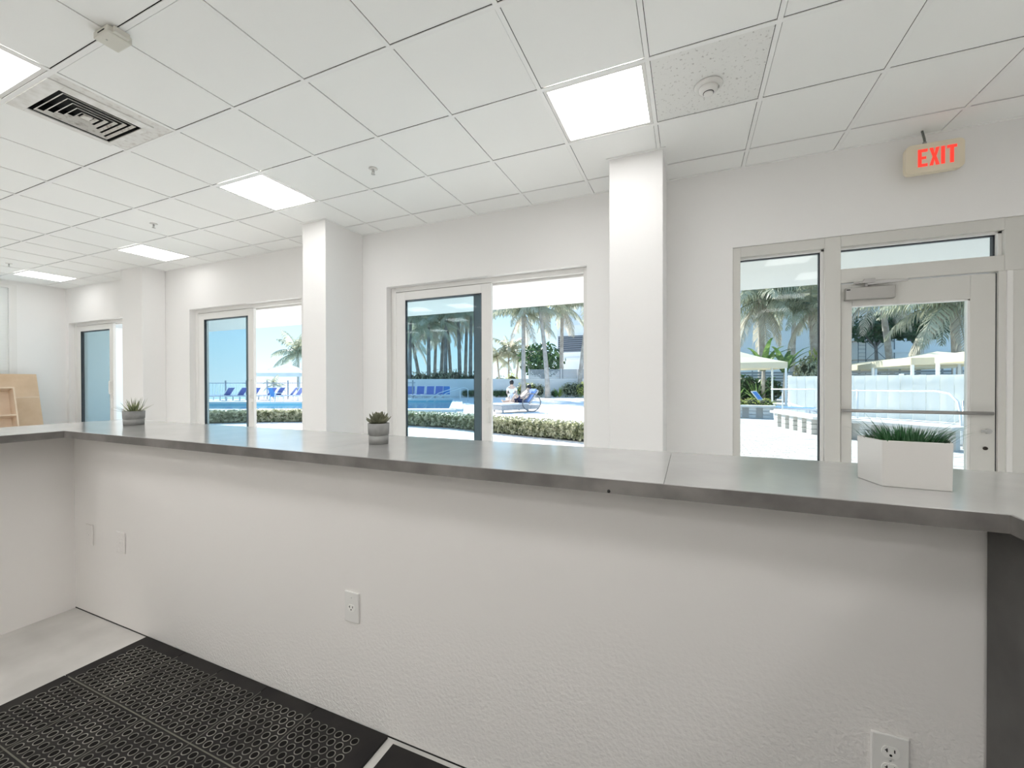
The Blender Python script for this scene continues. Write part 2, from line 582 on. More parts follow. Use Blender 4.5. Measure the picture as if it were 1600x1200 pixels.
# smoke detector
sd = empty('smoke_detector', (0.103, 2.702, HC + 0.003))
tag(sd, 'round white smoke detector on the speckled ceiling tile', 'smoke detector')
MB().lathe((0, 0, 0), [(0.075, 0), (0.077, -0.006), (0.072, -0.014), (0.052, -0.017)], 32).build('base', W_PLASTIC, sd)
MB().lathe((0, 0, -0.015), [(0.052, 0), (0.050, -0.018), (0.042, -0.028), (0.030, -0.030)], 32).build('body', W_PLASTIC, sd)
MB().lathe((0, 0, -0.044), [(0.029, 0), (0.029, -0.003)], 32).build('sensor_slot', W_DARK, sd)
MB().lathe((0, 0, -0.047), [(0.026, 0), (0.025, -0.006), (0.016, -0.010), (0.0, -0.011)], 32).build('cap', W_PLASTIC, sd)
MB().box(0.05, 0.058, -0.004, 0.004, -0.03, -0.014).build('clip', W_STEEL, sd)
# sprinkler heads
SPL = ['small sprinkler head on the ceiling tile right of the middle square light',
       'small sprinkler head on the ceiling above the left sliding door',
       'small sprinkler head on the ceiling at the far left edge']
for (sx, sy), lab in zip(((-2.361, 2.675), (-5.375, 2.652), (-9.08, 2.70)), SPL):
    s_ = empty('sprinkler_head', (sx, sy, HC + 0.004))
    tag(s_, lab, 'sprinkler', 'ceiling sprinklers')
    MB().lathe((0, 0, 0), [(0.034, 0), (0.036, -0.003), (0.018, -0.008)], 20).build('escutcheon', W_PLASTIC, s_)
    MB().tube([(0, 0, -0.006), (0, 0, -0.03)], 0.008, 10).build('body', W_STEEL, s_)
    ar = MB()
    ar.tube([(-0.008, 0, -0.018), (-0.013, 0, -0.032), (-0.004, 0, -0.046)], 0.003, 6)
    ar.tube([(0.008, 0, -0.018), (0.013, 0, -0.032), (0.004, 0, -0.046)], 0.003, 6)
    ar.build('yoke', W_STEEL, s_)
    MB().lathe((0, 0, -0.046), [(0.0, 0.002), (0.016, 0), (0.016, -0.002), (0.0, -0.003)], 14).build('deflector', W_STEEL, s_)
# motion sensor box on the grid
ms = empty('sensor_box', (GX - 3 * TS + 0.02, GY - 2 * TS, HC))
tag(ms, 'small off-white box fixed at a ceiling grid crossing above the air vent', 'sensor')
W_IVORY = mat('ivory_plastic', (0.66, 0.645, 0.58), 0.4)
MB().box(-0.075, 0.055, -0.05, 0.05, -0.035, 0.0).build('body', W_IVORY, ms, bevel=0.006)
MB().box(-0.03, 0.03, -0.0515, -0.049, -0.022, -0.018).build('slot', W_DARK, ms)
MB().lathe((-0.02, -0.02, -0.035), [(0.004, 0), (0.003, -0.002), (0, -0.0025)], 10).build('screw', W_STEEL, ms)
MB().box(0.055, 0.075, -0.03, 0.03, -0.03, -0.004).build('end_cap', W_IVORY, ms)

# exit sign
ex = empty('exit_sign', (1.53, 3.75, HC))
tag(ex, 'beige EXIT sign with red letters hanging over the glass door', 'sign')
MB().tube([(-0.045, 0.03, 0.0), (-0.037, 0.02, -0.06), (-0.034, 0.015, -0.11)], 0.007, 8).build('stem', mat('grey_conduit', (0.16, 0.17, 0.15), 0.5), ex)
MB().lathe((-0.036, 0.018, -0.085), [(0.011, 0), (0.011, -0.02)], 12).build('stem_collar', W_ALU, ex)
W_EXIT = mat('exit_beige', (0.80, 0.72, 0.56), 0.4)
W_RED = mat('exit_red', (0.75, 0.03, 0.02), 0.4, emit=((1.0, 0.05, 0.03), 0.35))
R0 = 0.03
pol = []
hw, hh = 0.152, 0.098
for cx_, cz_, a_ in ((hw - R0, hh - R0, 0), (-hw + R0, hh - R0, 90), (-hw + R0, -hh + R0, 180), (hw - R0, -hh + R0, 270)):
    for k in range(5):
        t = math.radians(a_ + k * 22.5)
        pol.append((cx_ + R0 * math.cos(t), cz_ + R0 * math.sin(t)))
MB().prism(pol, (0, 0.02, -0.21), (1, 0, 0), (0, 0, 1), (0, -0.045, 0)).build('housing', W_EXIT, ex, bevel=0.004)


def letter(kind):
    s = 0.019
    w, h = 0.050, 0.118
    if kind == 'E':
        return [[(0, 0), (w, 0), (w, s), (s, s), (s, h / 2 - s * .45), (w * .86, h / 2 - s * .45), (w * .86, h / 2 + s * .45), (s, h / 2 + s * .45), (s, h - s), (w, h - s), (w, h), (0, h)]]
    if kind == 'X':
        return [[(0, 0), (s, 0), (w / 2 + .001, h * .37), (w + .002 - s, 0), (w + .002, 0), (w / 2 + .0105, h / 2), (w + .002, h), (w + .002 - s, h), (w / 2 + .001, h * .63), (s, h), (0, h), (w / 2 - .0085, h / 2)]]
    if kind == 'I':
        return [[(0, 0), (s, 0), (s, h), (0, h)]]
    return [[(w / 2 - s / 2, 0), (w / 2 + s / 2, 0), (w / 2 + s / 2, h - s), (w, h - s), (w, h), (0, h), (0, h - s), (w / 2 - s / 2, h - s)]]


lx = -0.088
for ch, adv in (('E', 0.060), ('X', 0.060), ('I', 0.030), ('T', 0.05)):
    lb = MB()
    for pl in letter(ch):
        lb.prism(pl, (lx, -0.0245, -0.268), (1, 0, 0), (0, 0, 1), (0, -0.003, 0))
    lb.build('letter', W_RED, ex)
    lx += adv

# window in the left wall with white blinds
win5 = struct(MB().box(XL - 0.1, XL - 0.06, WY0, WY1, WZ0, WZ1).build('window_1', W_GLASS), 'window in the left wall covered by white blinds')
fb = MB()
fb.box(XL - 0.12, XL + 0.02, WY1 - 0.06, WY1 + 0.03, WZ0 - 0.05, WZ1 + 0.06).box(XL - 0.12, XL + 0.02, WY0 - 0.03, WY0 + 0.06, WZ0 - 0.05, WZ1 + 0.06)
fb.box(XL - 0.12, XL + 0.02, WY0 + 0.06, WY1 - 0.06, WZ1, WZ1 + 0.06).box(XL - 0.12, XL + 0.04, WY0 + 0.06, WY1 - 0.06, WZ0 - 0.05, WZ0)
fb.build('window_frame', W_FRAME, win5)
sl_me = MB().obox((0, 0, 0), (0.010, 0, 0.030), (0, (WY1 - WY0) / 2 - 0.061, 0), (0.0011, 0, -0.0006)).mesh('slat', mat('blind_slat', (0.90, 0.90, 0.88), 0.5))
z = WZ0 + 0.03
while z < WZ1 - 0.02:
    put(sl_me, 'slat', win5, (XL - 0.02, (WY0 + WY1) / 2, z))
    z += 0.05

# ------------------------------------------------------------------ sliding doors
def sliding_door():
    """origin at the left end of the opening, on the floor"""
    d = empty('door_2', (0, 0, 0))
    Wd = 2.33
    f = MB()
    f.box(0, 0.07, 3.93, 4.08, 0, OT).box(Wd - 0.05, Wd, 3.93, 4.08, 0, OT).box(0.07, Wd - 0.05, 3.93, 4.08, OT - 0.05, OT).box(0.07, Wd - 0.05, 3.93, 4.08, 0, 0.03)
    f.box(0.07, Wd - 0.05, 3.985, 3.995, OT - 0.075, OT - 0.05)
    f.build('door_frame', W_FRAME, d, bevel=0.003)

    def leaf(x0, x1, y, sl, sr, name, fm):
        y0, y1 = y - 0.02, y + 0.02
        zt, zb = OT - 0.055, 0.035
        g = MB().box(x0 + sl - 0.006, x1 - sr + 0.006, y - 0.008, y + 0.008, zb + 0.1, zt - 0.09)
        g_ = g.build(name, W_GLASST, d)
        fr = MB()
        fr.box(x0, x0 + sl, y0, y1, zb, zt).box(x1 - sr, x1, y0, y1, zb, zt)
        fr.box(x0 + sl, x1 - sr, y0, y1, zt - 0.095, zt).box(x0 + sl, x1 - sr, y0, y1, zb, zb + 0.11)
        fr.build('sash', fm, g_, bevel=0.003)
        ga = MB()
        e = 0.007
        ga.box(x0 + sl, x0 + sl + e, y0 + 0.004, y1 - 0.004, zb + 0.11, zt - 0.095).box(x1 - sr - e, x1 - sr, y0 + 0.004, y1 - 0.004, zb + 0.11, zt - 0.095)
        ga.box(x0 + sl, x1 - sr, y0 + 0.004, y1 - 0.004, zt - 0.095 - e, zt - 0.095)
        ga.build('gasket', W_GASKET, g_)
        return g_
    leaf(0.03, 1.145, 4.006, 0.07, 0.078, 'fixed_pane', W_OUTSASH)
    lf = leaf(0.05, 1.297, 3.955, 0.145, 0.115, 'sliding_pane', W_FRAME)
    h = MB()
    hx = 1.255
    h.tube([(hx, 3.935, 1.325), (hx, 3.90, 1.32), (hx, 3.895, 1.30), (hx, 3.895, 1.12), (hx, 3.90, 1.10), (hx, 3.935, 1.095)], 0.009, 8)
    h.box(hx - 0.02, hx + 0.02, 3.92, 3.936, 1.065, 1.10)
    h.box(hx - 0.012, hx + 0.016, 3.915, 3.936, 0.93, 1.02).box(hx, hx + 0.02, 3.91, 3.936, 0.86, 0.93)
    h.build('handle', W_PLASTIC, lf)
    return d


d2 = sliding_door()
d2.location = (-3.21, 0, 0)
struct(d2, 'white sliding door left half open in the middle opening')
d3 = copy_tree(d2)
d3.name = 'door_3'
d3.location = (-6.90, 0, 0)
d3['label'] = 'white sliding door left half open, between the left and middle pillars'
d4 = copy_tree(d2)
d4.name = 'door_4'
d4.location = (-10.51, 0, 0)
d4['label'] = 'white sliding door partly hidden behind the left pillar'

# ------------------------------------------------------------------ glazed entrance: sidelight, transom, door
ent = struct(empty('window_2', (0, 0, 0)), 'storefront frame with a tall sidelight and a transom over the glass door')
f = MB()
YF0, YF1 = 3.865, 3.965
f.box(0.328, 0.385, YF0, YF1, 0, OT).box(0.952, 1.052, YF0, YF1, 0, OT).box(1.945, 2.25, YF0, YF1, 2.03, OT)
f.box(1.985, 2.25, YF0, YF1, 0, 2.03)
f.box(0.385, 0.952, YF0, YF1, 2.305, OT).box(1.052, 1.945, YF0, YF1, 2.305, OT).box(1.052, 1.945, YF0, YF1, 2.03, 2.135)
f.box(0.385, 0.952, YF0, YF1, 0, 0.12)
f.build('window_frame', W_SHADEFRAME, ent, bevel=0.003)
b = MB()
b.box(0.935, 0.952, YF0 + 0.03, YF1, 0.12, 2.305).box(0.385, 0.952, YF0 + 0.03, YF1, 2.29, 2.305)
b.box(1.925, 1.945, YF0 + 0.03, YF1, 2.135, 2.305).box(1.052, 1.945, YF0 + 0.03, YF1, 2.29, 2.305)
b.build('glazing_bead', W_FRAME, ent)
b = MB()
b.box(0.927, 0.935, 3.925, 3.955, 0.12, 2.29).box(0.385, 0.935, 3.925, 3.955, 2.283, 2.29)
b.box(1.915, 1.925, 3.925, 3.955, 2.135, 2.29).box(1.052, 1.925, 3.925, 3.955, 2.283, 2.29)
b.build('gasket', W_GASKET, ent)
MB().box(0.385, 0.945, 3.935, 3.945, 0.12, 2.30).build('pane', W_GLASS, ent)
MB().box(1.052, 1.94, 3.935, 3.945, 2.135, 2.30).build('pane', W_GLASS, ent)
MB().box(1.955, 1.985, YF0 - 0.008, YF1, 0, 2.03).build('door_jamb', W_FRAME, ent, bevel=0.003)

do = struct(empty('door_1', (0, 0, 0)), 'white-framed glass door, coloured grey for shade, with push bar and closer under the EXIT sign')
dx0, dx1, dz1 = 1.058, 1.912, 2.022
gx0, gx1, gz0, gz1 = 1.126, 1.785, 0.22, 1.858
f = MB()
f.box(dx0, gx0, 3.885, 3.93, 0.01, dz1).box(gx1, dx1, 3.885, 3.93, 0.01, dz1).box(gx0, gx1, 3.885, 3.93, gz1, dz1).box(gx0, gx1, 3.885, 3.93, 0.01, gz0)
f.build('door_leaf', W_SHADEFRAME, do, bevel=0.003)
MB().box(gx0 - 0.005, gx1 + 0.005, 3.902, 3.912, gz0 - 0.005, gz1 + 0.005).build('pane', W_GLASS, do)
b = MB()
b.box(gx1 - 0.012, gx1, 3.889, 3.928, gz0, gz1).box(gx0, gx1, 3.889, 3.928, gz1 - 0.01, gz1)
b.build('glazing_bead', W_FRAME, do)
MB().box(dx1, dx1 + 0.006, 3.89, 3.93, 0.01, dz1).build('gasket', W_GASKET, do)
MB().box(dx1 + 0.006, 1.955, 3.87, 3.96, 0.0, 2.03).build('door_stop', W_SHADEFRAME, do)
pb = MB()
pb.tube([(1.06, 3.855, 1.07), (1.888, 3.855, 1.07)], 0.0125, 10)
pb.tube([(1.075, 3.855, 1.07), (1.075, 3.888, 1.07)], 0.009, 8).tube([(1.872, 3.855, 1.07), (1.872, 3.888, 1.07)], 0.009, 8)
pb.build('push_bar', W_ALU, do)
cl = MB().box(1.075, 1.367, 3.835, 3.886, 1.895, 1.985).build('door_closer', mat('closer_cover', (0.40, 0.39, 0.37), 0.35, 0.4), do, bevel=0.005)
ca = MB()
ca.bar((1.20, 3.85, 2.005), (1.42, 3.80, 2.005), 0.018, 0.012).bar((1.42, 3.80, 2.01), (1.13, 3.862, 2.022), 0.016, 0.01)
ca.lathe((1.20, 3.85, 1.985), [(0.012, 0), (0.012, 0.03)], 12)
ca.build('closer_arm', W_ALU, cl)
MB().prism([(-0.045, 0), (0.045, 0), (0.03, 0.03), (-0.03, 0.03)], (1.215, 3.83, 2.012), (1, 0, 0), (0, 0, 1), (0, 0.02, 0)).build('arm_shoe', W_ALU, cl)
MB().box(1.079, 1.101, 3.833, 3.836, 1.965, 1.973).build('slot', W_DARK, cl)
lv = MB()
lv.lathe((1.875, 3.886, 0.947), [(0.018, 0), (0.018, 0.014)], 14, (0, -1, 0))
lv.bar((1.875, 3.87, 0.947), (1.835, 3.86, 0.947), 0.012, 0.016)
lv.build('lever_handle', W_STEEL, do)
MB().lathe((1.862, 3.886, 0.829), [(0.013, 0), (0.012, 0.008), (0, 0.010)], 14, (0, -1, 0)).build('lock_cylinder', mat('dark_bronze', (0.06, 0.05, 0.04), 0.4, 0.5), do)

# ------------------------------------------------------------------ counter
hwall = struct(MB().box(-3.25, 1.1, 1.21, 1.33, 0, 1.0075).build('wall_half', W_HALF), 'low white plastered wall carrying the grey counter')
struct(MB().box(-3.37, -3.25, -1.5, 1.33, 0, 1.0075).build('wall_half_left', W_HALF), 'low white wall under the left counter run')
MB().box(-3.25, 0.578, 1.2085, 1.21, 0, 0.005).build('floor_gap', W_DARK, hwall)
cab = empty('base_cabinet', (0.578, -1.5, 0))
tag(cab, 'dark grey laminate cabinet under the right end of the counter', 'cabinet')
MB().box(0, 0.52, 0, 2.70, 0, 1.006).build('carcass', W_LAMD, cab, bevel=0.003)
MB().box(-0.004, 0.0, 1.2, 1.206, 0.05, 1.0).build('panel_joint', W_DARK, cab)
ct = empty('countertop', (0, 0, 1.008))
tag(ct, 'long grey concrete-look laminate countertop running along the half wall', 'countertop')
TH = 0.036
YC0, YC1 = 1.08, 1.575
EB = 0.003
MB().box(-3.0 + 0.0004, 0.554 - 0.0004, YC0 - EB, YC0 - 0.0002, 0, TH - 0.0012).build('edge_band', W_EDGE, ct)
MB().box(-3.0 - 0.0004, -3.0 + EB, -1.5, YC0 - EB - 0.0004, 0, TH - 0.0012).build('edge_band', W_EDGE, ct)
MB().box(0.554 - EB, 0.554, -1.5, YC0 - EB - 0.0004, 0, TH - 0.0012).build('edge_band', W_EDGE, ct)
L1 = [(-3.56, -1.5), (-3.0, -1.5), (-3.0, YC0), (-1.2344, YC0), (-1.2344, YC1), (-3.56, YC1)]
L2 = [(-1.2336, YC0), (-0.0579, YC0), (-0.0579, YC1), (-1.2336, YC1)]
L3 = [(-0.0571, YC0), (0.554, YC0), (0.554, -1.5), (1.5, -1.5), (1.5, YC1), (-0.0571, YC1)]
for pl_ in (L1, L2, L3):
    so_ = MB().prism(pl_, (0, 0, 0), (1, 0, 0), (0, 1, 0), (0, 0, TH)).build('slab', W_LAM, ct)
    bm_ = bmesh.new(); bm_.from_mesh(so_.data); bmesh.ops.remove_doubles(bm_, verts=bm_.verts, dist=1e-6)
    bmesh.ops.recalc_face_normals(bm_, faces=bm_.faces); bm_.to_mesh(so_.data); bm_.free()
    md = so_.modifiers.new('bevel', 'BEVEL'); md.width = 0.0012; md.segments = 2; md.limit_method = 'ANGLE'
MB().lathe((-0.19, YC0 - EB, 0.005), [(0.0045, -0.001), (0.004, 0.003), (0.0, 0.0042)], 10, (0, -1, 0)).build('screw', W_DARK, ct)

# wall plates and outlets
W_SLOT = mat('outlet_slot', (0.02, 0.02, 0.02), 0.6)


def plate(x0, x1, z0, z1, name, label, cat, recept, group=None):
    e = empty(name, ((x0 + x1) / 2, 1.21, (z0 + z1) / 2))
    tag(e, label, cat, group)
    w, h = (x1 - x0) / 2, (z1 - z0) / 2
    MB().box(-w, w, -0.007, 0, -h, h).build('cover_plate', W_PLASTIC if recept else W_HALF, e, bevel=0.003)
    for zc in recept:
        pl = []
        for k in range(20):
            t = 2 * math.pi * k / 20
            pl.append((0.0165 * math.cos(t) * 1.0, max(-0.0125, min(0.0125, 0.0165 * math.sin(t)))))
        r = MB().prism([(a, c) for a, c in pl], (0, -0.0065, zc), (1, 0, 0), (0, 0, 1), (0, -0.0025, 0)).build('socket', mat('socket_white', (0.84, 0.83, 0.80), 0.3), e)
        s = MB()
        s.box(-0.008, -0.0058, -0.0098, -0.0085, zc + 0.0, zc + 0.008).box(0.0058, 0.008, -0.0098, -0.0085, zc + 0.001, zc + 0.008)
        s.box(-0.0105, -0.0058, -0.0098, -0.0085, zc + 0.003, zc + 0.0052)
        s.lathe((0, -0.0085, zc - 0.006), [(0.0026, 0), (0.0026, 0.0012)], 10, (0, -1, 0))
        s.build('slots', W_SLOT, r)
    MB().lathe((0, -0.0065, 0 if len(recept) != 1 else 0.036), [(0.003, 0), (0.002, 0.0012), (0, 0.0014)], 10, (0, -1, 0)).build('screw', W_STEEL, e)
    return e


plate(0.386, 0.456, 0.372, 0.487, 'wall_outlet', 'white double wall outlet low at the right end of the half wall', 'outlet', (0.0195, -0.0195))
plate(-1.210, -1.140, 0.385, 0.500, 'wall_outlet', 'white single wall outlet in the middle of the half wall', 'outlet', (-0.002,))
plate(-3.120, -3.047, 0.388, 0.503, 'wall_plate', 'painted-over blank wall plate nearest the left corner of the half wall', 'wall plate', ())
plate(-2.806, -2.726, 0.393, 0.504, 'wall_plate', 'painted-over blank wall plate second from the left corner', 'wall plate', ())

# ------------------------------------------------------------------ floor mats
MATX = [-2.524, -2.204, -1.920, -1.635, -1.352, -1.005]
MATY = [1.205, 0.902, 0.634, 0.366, 0.098]
rm = empty('rubber_mat', (-1.77, 0.6, 0.0))
tag(rm, 'black rubber drainage mat with rings along the half wall', 'mat')
ox, oy = -1.77, 0.6
for xi in range(5):
    for yi in range(4):
        x0, x1, y1, y0 = MATX[xi], MATX[xi + 1], MATY[yi], MATY[yi + 1]
        lb = 0.055 if xi == 0 else 0.006
        rb = 0.075 if xi == 4 else 0.006
        tb = 0.05 if yi == 0 else 0.006
        p = MB().box(x0 - ox + 0.0015, x1 - ox - 0.0015, y0 - oy + 0.0015, y1 - oy - 0.0015, 0, 0.011).build('mat_panel', W_RUBBER, rm, bevel=0.001)
        fx0, fx1, fy0, fy1 = x0 + lb, x1 - rb, y0 + 0.006, y1 - tb
        rg, hl = MB(), MB()
        for a in range(7):
            for c in range(7):
                cx_, cy_ = fx0 + (a + .5) * (fx1 - fx0) / 7 - ox, fy0 + (c + .5) * (fy1 - fy0) / 7 - oy
                rg.ring((cx_, cy_, 0.011), 0.0136, 0.0018, 14, 4)
                hl.lathe((cx_, cy_, 0.0113), [(0.0122, 0), (0.0122, 0.0001)], 12)
        r = rg.build('ring_relief', W_RING, p); r['kind'] = 'stuff'
        r = hl.build('hole', W_HOLE, p); r['kind'] = 'stuff'
for yi in (1, 2, 3):
    MB().box(MATX[0] + 0.03 - ox, MATX[-1] - 0.06 - ox, MATY[yi] - oy - 0.002, MATY[yi] - oy + 0.002, 0.009, 0.0125).build('seam', W_SEAM, rm)
for xi in (1, 2, 3, 4):
    MB().box(MATX[xi] - ox - 0.0012, MATX[xi] - ox + 0.0012, MATY[-1] - oy, MATY[0] - oy - 0.035, 0.009, 0.0118).build('seam', W_SEAM, rm)
rm2 = empty('rubber_mat', (-0.2, 0.6, 0.0))
tag(rm2, 'flat dark rubber mat right of the ringed mat, at the bottom edge', 'mat')
MB().box(-0.768, 0.7, -0.9, 0.585, 0, 0.010).build('mat_panel', W_RUBBER, rm2, bevel=0.001)

# ------------------------------------------------------------------ plants on the counter
CZ = 1.044
rp = random.Random(11)


def blade(mb, base, direction, length, width, curl, n=4):
    """tapered strip leaf with a fold"""
    base, d = Vector(base), Vector(direction).normalized()
    side = d.cross(Vector((0, 0, 1)))
    if side.length < 1e-3:
        side = Vector((1, 0, 0))
    side.normalize()
    pts = []
    p = base.copy()
    for k in range(n + 1):
        t = k / n
        pts.append((p.copy(), width * (1 - t) ** 0.8 * (0.75 + 0.5 * min(t * 3, 1))))
        d2_ = (d + Vector((0, 0, -curl * t))).normalized()
        p = p + d2_ * (length / n)
    for k in range(n):
        (a, wa), (b, wb_) = pts[k], pts[k + 1]
        nrm = side.cross(d).normalized() * 0.25
        mb.quad(a - side * wa, a + nrm * wa * -1, b + nrm * wb_ * -1, b - side * wb_, True)
        mb.quad(a + nrm * wa * -1, a + side * wa, b + side * wb_, b + nrm * wb_ * -1, True)


W_POT = mat('grey_cement', (0.24, 0.24, 0.235), 0.6, noise=(20, (0.30, 0.30, 0.29), 0.4, 0.6))
W_SOIL = mat('potting_soil', (0.03, 0.025, 0.02), 0.9)
W_ALOE = mat('aloe_leaf', (0.10, 0.13, 0.055), 0.45, noise=(30, (0.30, 0.32, 0.17), 0.45, 0.6))
W_SUCC = mat('succulent_leaf', (0.13, 0.135, 0.085), 0.5, noise=(12, (0.27, 0.265, 0.17), 0.45, 0.65))
W_GRASS = mat('plastic_grass', (0.018, 0.075, 0.028), 0.45, noise=(18, (0.06, 0.19, 0.07), 0.4, 0.65))


def pot(e, r0, r1, h):
    g = 0.0025
    MB().lathe((0, 0, 0), [(r0, 0), (r0 + (r1 - r0) * .4, h * .40), (r0 + (r1 - r0) * .4 - g, h * .415), (r0 + (r1 - r0) * .45 - g, h * .435), (r0 + (r1 - r0) * .45 + .001, h * .45), (r1, h), (r1 - .006, h), (r1 - .008, h - .012)], 32).build('pot', W_POT, e)
    MB().lathe((0, 0, h - 0.013), [(r1 - .007, 0), (0, 0.004)], 20).build('soil', W_SOIL, e)


e = empty('potted_aloe', (-3.045, 1.395, CZ))
tag(e, 'small spiky plant in a grey pot at the left end of the counter', 'plant')
pot(e, 0.048, 0.0525, 0.082)
for k in range(46):
    a = rp.random() * 2 * math.pi
    tilt = rp.uniform(0.05, 1.0) if k < 34 else rp.uniform(0.9, 1.25)
    d = Vector((math.cos(a) * math.sin(tilt), math.sin(a) * math.sin(tilt), math.cos(tilt)))
    lb = MB()
    r = rp.uniform(0.0, 0.03)
    blade(lb, (math.cos(a) * r, math.sin(a) * r, 0.068), d, rp.uniform(0.065, 0.105), 0.0042, rp.uniform(-0.1, 0.3))
    lb.build('leaf', W_ALOE, e)
e = empty('potted_succulent', (-1.165, 1.345, CZ))
tag(e, 'small rosette succulent in a round grey pot near the middle of the counter', 'plant')
pot(e, 0.038, 0.0425, 0.083)
for ring_, (cnt, tl, ln, wd, zz) in enumerate(((9, 1.35, 0.052, 0.013, 0.078), (8, 1.05, 0.046, 0.012, 0.084), (7, 0.7, 0.038, 0.010, 0.09), (5, 0.35, 0.03, 0.008, 0.093))):
    for k in range(cnt):
        a = 2 * math.pi * (k + 0.5 * ring_) / cnt + rp.uniform(-.15, .15)
        t_ = tl + rp.uniform(-.12, .12)
        d = Vector((math.cos(a) * math.sin(t_), math.sin(a) * math.sin(t_), math.cos(t_)))
        s = d.cross(Vector((0, 0, 1))).normalized()
        nn = s.cross(d).normalized()
        lb = MB()
        L = ln * rp.uniform(.9, 1.1)
        rows = []
        for q, (u, w_, th) in enumerate(((0, .35, .3), (.3, .8, .36), (.62, 1.0, .34), (.85, .7, .22), (1.0, .08, .05))):
            c = d * (u * L) + nn * (0.35 * u * u * L) + Vector((math.cos(a) * .006, math.sin(a) * .006, zz))
            row = []
            for m_ in range(8):
                tt = 2 * math.pi * m_ / 8
                row.append(c + s * (wd * w_ * math.cos(tt)) + nn * (wd * th * math.sin(tt)))
            rows.append(row)
        for q in range(4):
            for m_ in range(8):
                m2 = (m_ + 1) % 8
                lb.quad(rows[q][m_], rows[q][m2], rows[q + 1][m2], rows[q + 1][m_], True)
        lb.build('leaf', W_SUCC, e)
# square white planter with grass, turned on the counter
pA, pB, pC = Vector((0.4005, 1.344, 0)), Vector((0.4215, 1.252, 0)), Vector((0.5455, 1.246, 0))
pD = pA + Vector((0.124, -0.006, 0))
e = empty('planter', (0.47, 1.30, CZ))
tag(e, 'white angular planter with dark green grass at the right end of the counter', 'plant')
o_ = Vector((0.47, 1.30, 0))
loc = [p - o_ for p in (pA, pB, pC, Vector((0.575, 1.33, 0)), Vector((0.50, 1.405, 0)))]
cen = sum(loc, Vector()) / len(loc)
PH = 0.109
mb = MB()
n_ = len(loc)
out_b = [cen + (p - cen) * 0.985 for p in loc]
out_t = [p + Vector((0, 0, PH)) for p in loc]
in_t = [cen + (p - cen) * 0.95 + Vector((0, 0, PH)) for p in loc]
in_b = [cen + (p - cen) * 0.94 + Vector((0, 0, PH - 0.02)) for p in loc]
for k in range(n_):
    j = (k + 1) % n_
    mb.quad(out_b[k], out_b[j], out_t[j], out_t[k]); mb.quad(out_t[k], out_t[j], in_t[j], in_t[k]); mb.quad(in_t[k], in_t[j], in_b[j], in_b[k])
nb = len(mb.v)
mb.v += [tuple(p) for p in out_b]
mb.f.append(tuple(nb + k for k in reversed(range(n_)))); mb.sm.append(False)
bo = mb.build('pot', mat('white_ceramic', (0.60, 0.585, 0.56), 0.35), e)
bm_ = bmesh.new(); bm_.from_mesh(bo.data); bmesh.ops.remove_doubles(bm_, verts=bm_.verts, dist=1e-5)
bmesh.ops.recalc_face_normals(bm_, faces=bm_.faces); bm_.to_mesh(bo.data); bm_.free()
md = bo.modifiers.new('bevel', 'BEVEL'); md.width = 0.0025; md.segments = 3; md.limit_method = 'ANGLE'
sb = MB()
nb = len(sb.v)
sb.v += [tuple(cen + (p - cen) * 0.945 + Vector((0, 0, PH - 0.012))) for p in loc]
sb.f.append(tuple(range(n_))); sb.sm.append(False)
sb.build('soil', W_SOIL, e)
# fine blades, far too many to pick apart singly
gb = MB()
for k in range(420):
    while True:
        p = Vector((rp.uniform(-.08, .11), rp.uniform(-.06, .11), 0))
        q = cen + (p - cen) / 0.85
        ok = all(((loc[(i + 1) % n_] - loc[i]).cross(q - loc[i])).z > 0 for i in range(n_))
        if ok:
            break
    out = (p - cen)
    a = math.atan2(out.y, out.x) + rp.uniform(-.5, .5)
    t_ = min(1.15, out.length * 9 * rp.uniform(.7, 1.3) + 0.1)
    d = Vector((math.cos(a) * math.sin(t_), math.sin(a) * math.sin(t_), math.cos(t_)))
    blade(gb, p + Vector((0, 0, PH - 0.014)), d, rp.uniform(0.034, 0.054) * (1.15 if t_ > .8 else 1), 0.0014, rp.uniform(0, .4), 3)
o = gb.build('grass_tuft', W_GRASS, e); o['kind'] = 'stuff'
for k in range(60):
    sgn = -1 if k < 26 else 1
    a = rp.uniform(-.5, .5) + (math.pi if sgn < 0 else 0) - (0.3 if sgn > 0 else 0)
    t_ = rp.uniform(.55, 1.2)
    d = Vector((math.cos(a) * math.sin(t_), math.sin(a) * math.sin(t_), math.cos(t_)))
    lb = MB()
    blade(lb, cen + Vector((sgn * rp.uniform(.015, .05), rp.uniform(-.03, .03), PH - .012)), d, rp.uniform(.065, .105), 0.0016, rp.uniform(0, .35), 4)
    lb.build('blade', W_GRASS, e)

# ------------------------------------------------------------------ boards leaning in the far left corner
W_PLY = mat('plywood', (0.60, 0.43, 0.28), 0.6, noise=(3, (0.70, 0.53, 0.37), 0.35, 0.65))
W_PLYL = mat('pale_plywood', (0.70, 0.55, 0.41), 0.6, noise=(4, (0.78, 0.64, 0.50), 0.35, 0.65))
W_PLYD = mat('brown_plywood_edge', (0.28, 0.14, 0.07), 0.6)
e = empty('plywood_board', (-10.02, 2.9, 0))
tag(e, 'tan plywood sheet leaning on the far left wall', 'board')
tilt = math.atan2(0.40, 1.40)
e.rotation_euler = (0, -tilt, 0)
MB().box(-0.02, 0, -0.75, 0.505, 0.01, 1.50).build('sheet', W_PLY, e)
MB().box(0.0, 0.003, -0.75, 0.50, 1.08, 1.10).build('edge_strip', W_PLYL, e)
e = empty('wooden_shelf_unit', (-9.72, 2.6, 0))
tag(e, 'small open plywood shelf unit leaning in front of the tan sheet', 'shelf')
e.rotation_euler = (0, -math.atan2(0.33, 1.25), 0)
MB().box(-0.20, -0.185, -0.6, 0.43, 0.0, 1.27).build('back_panel', W_PLYL, e)
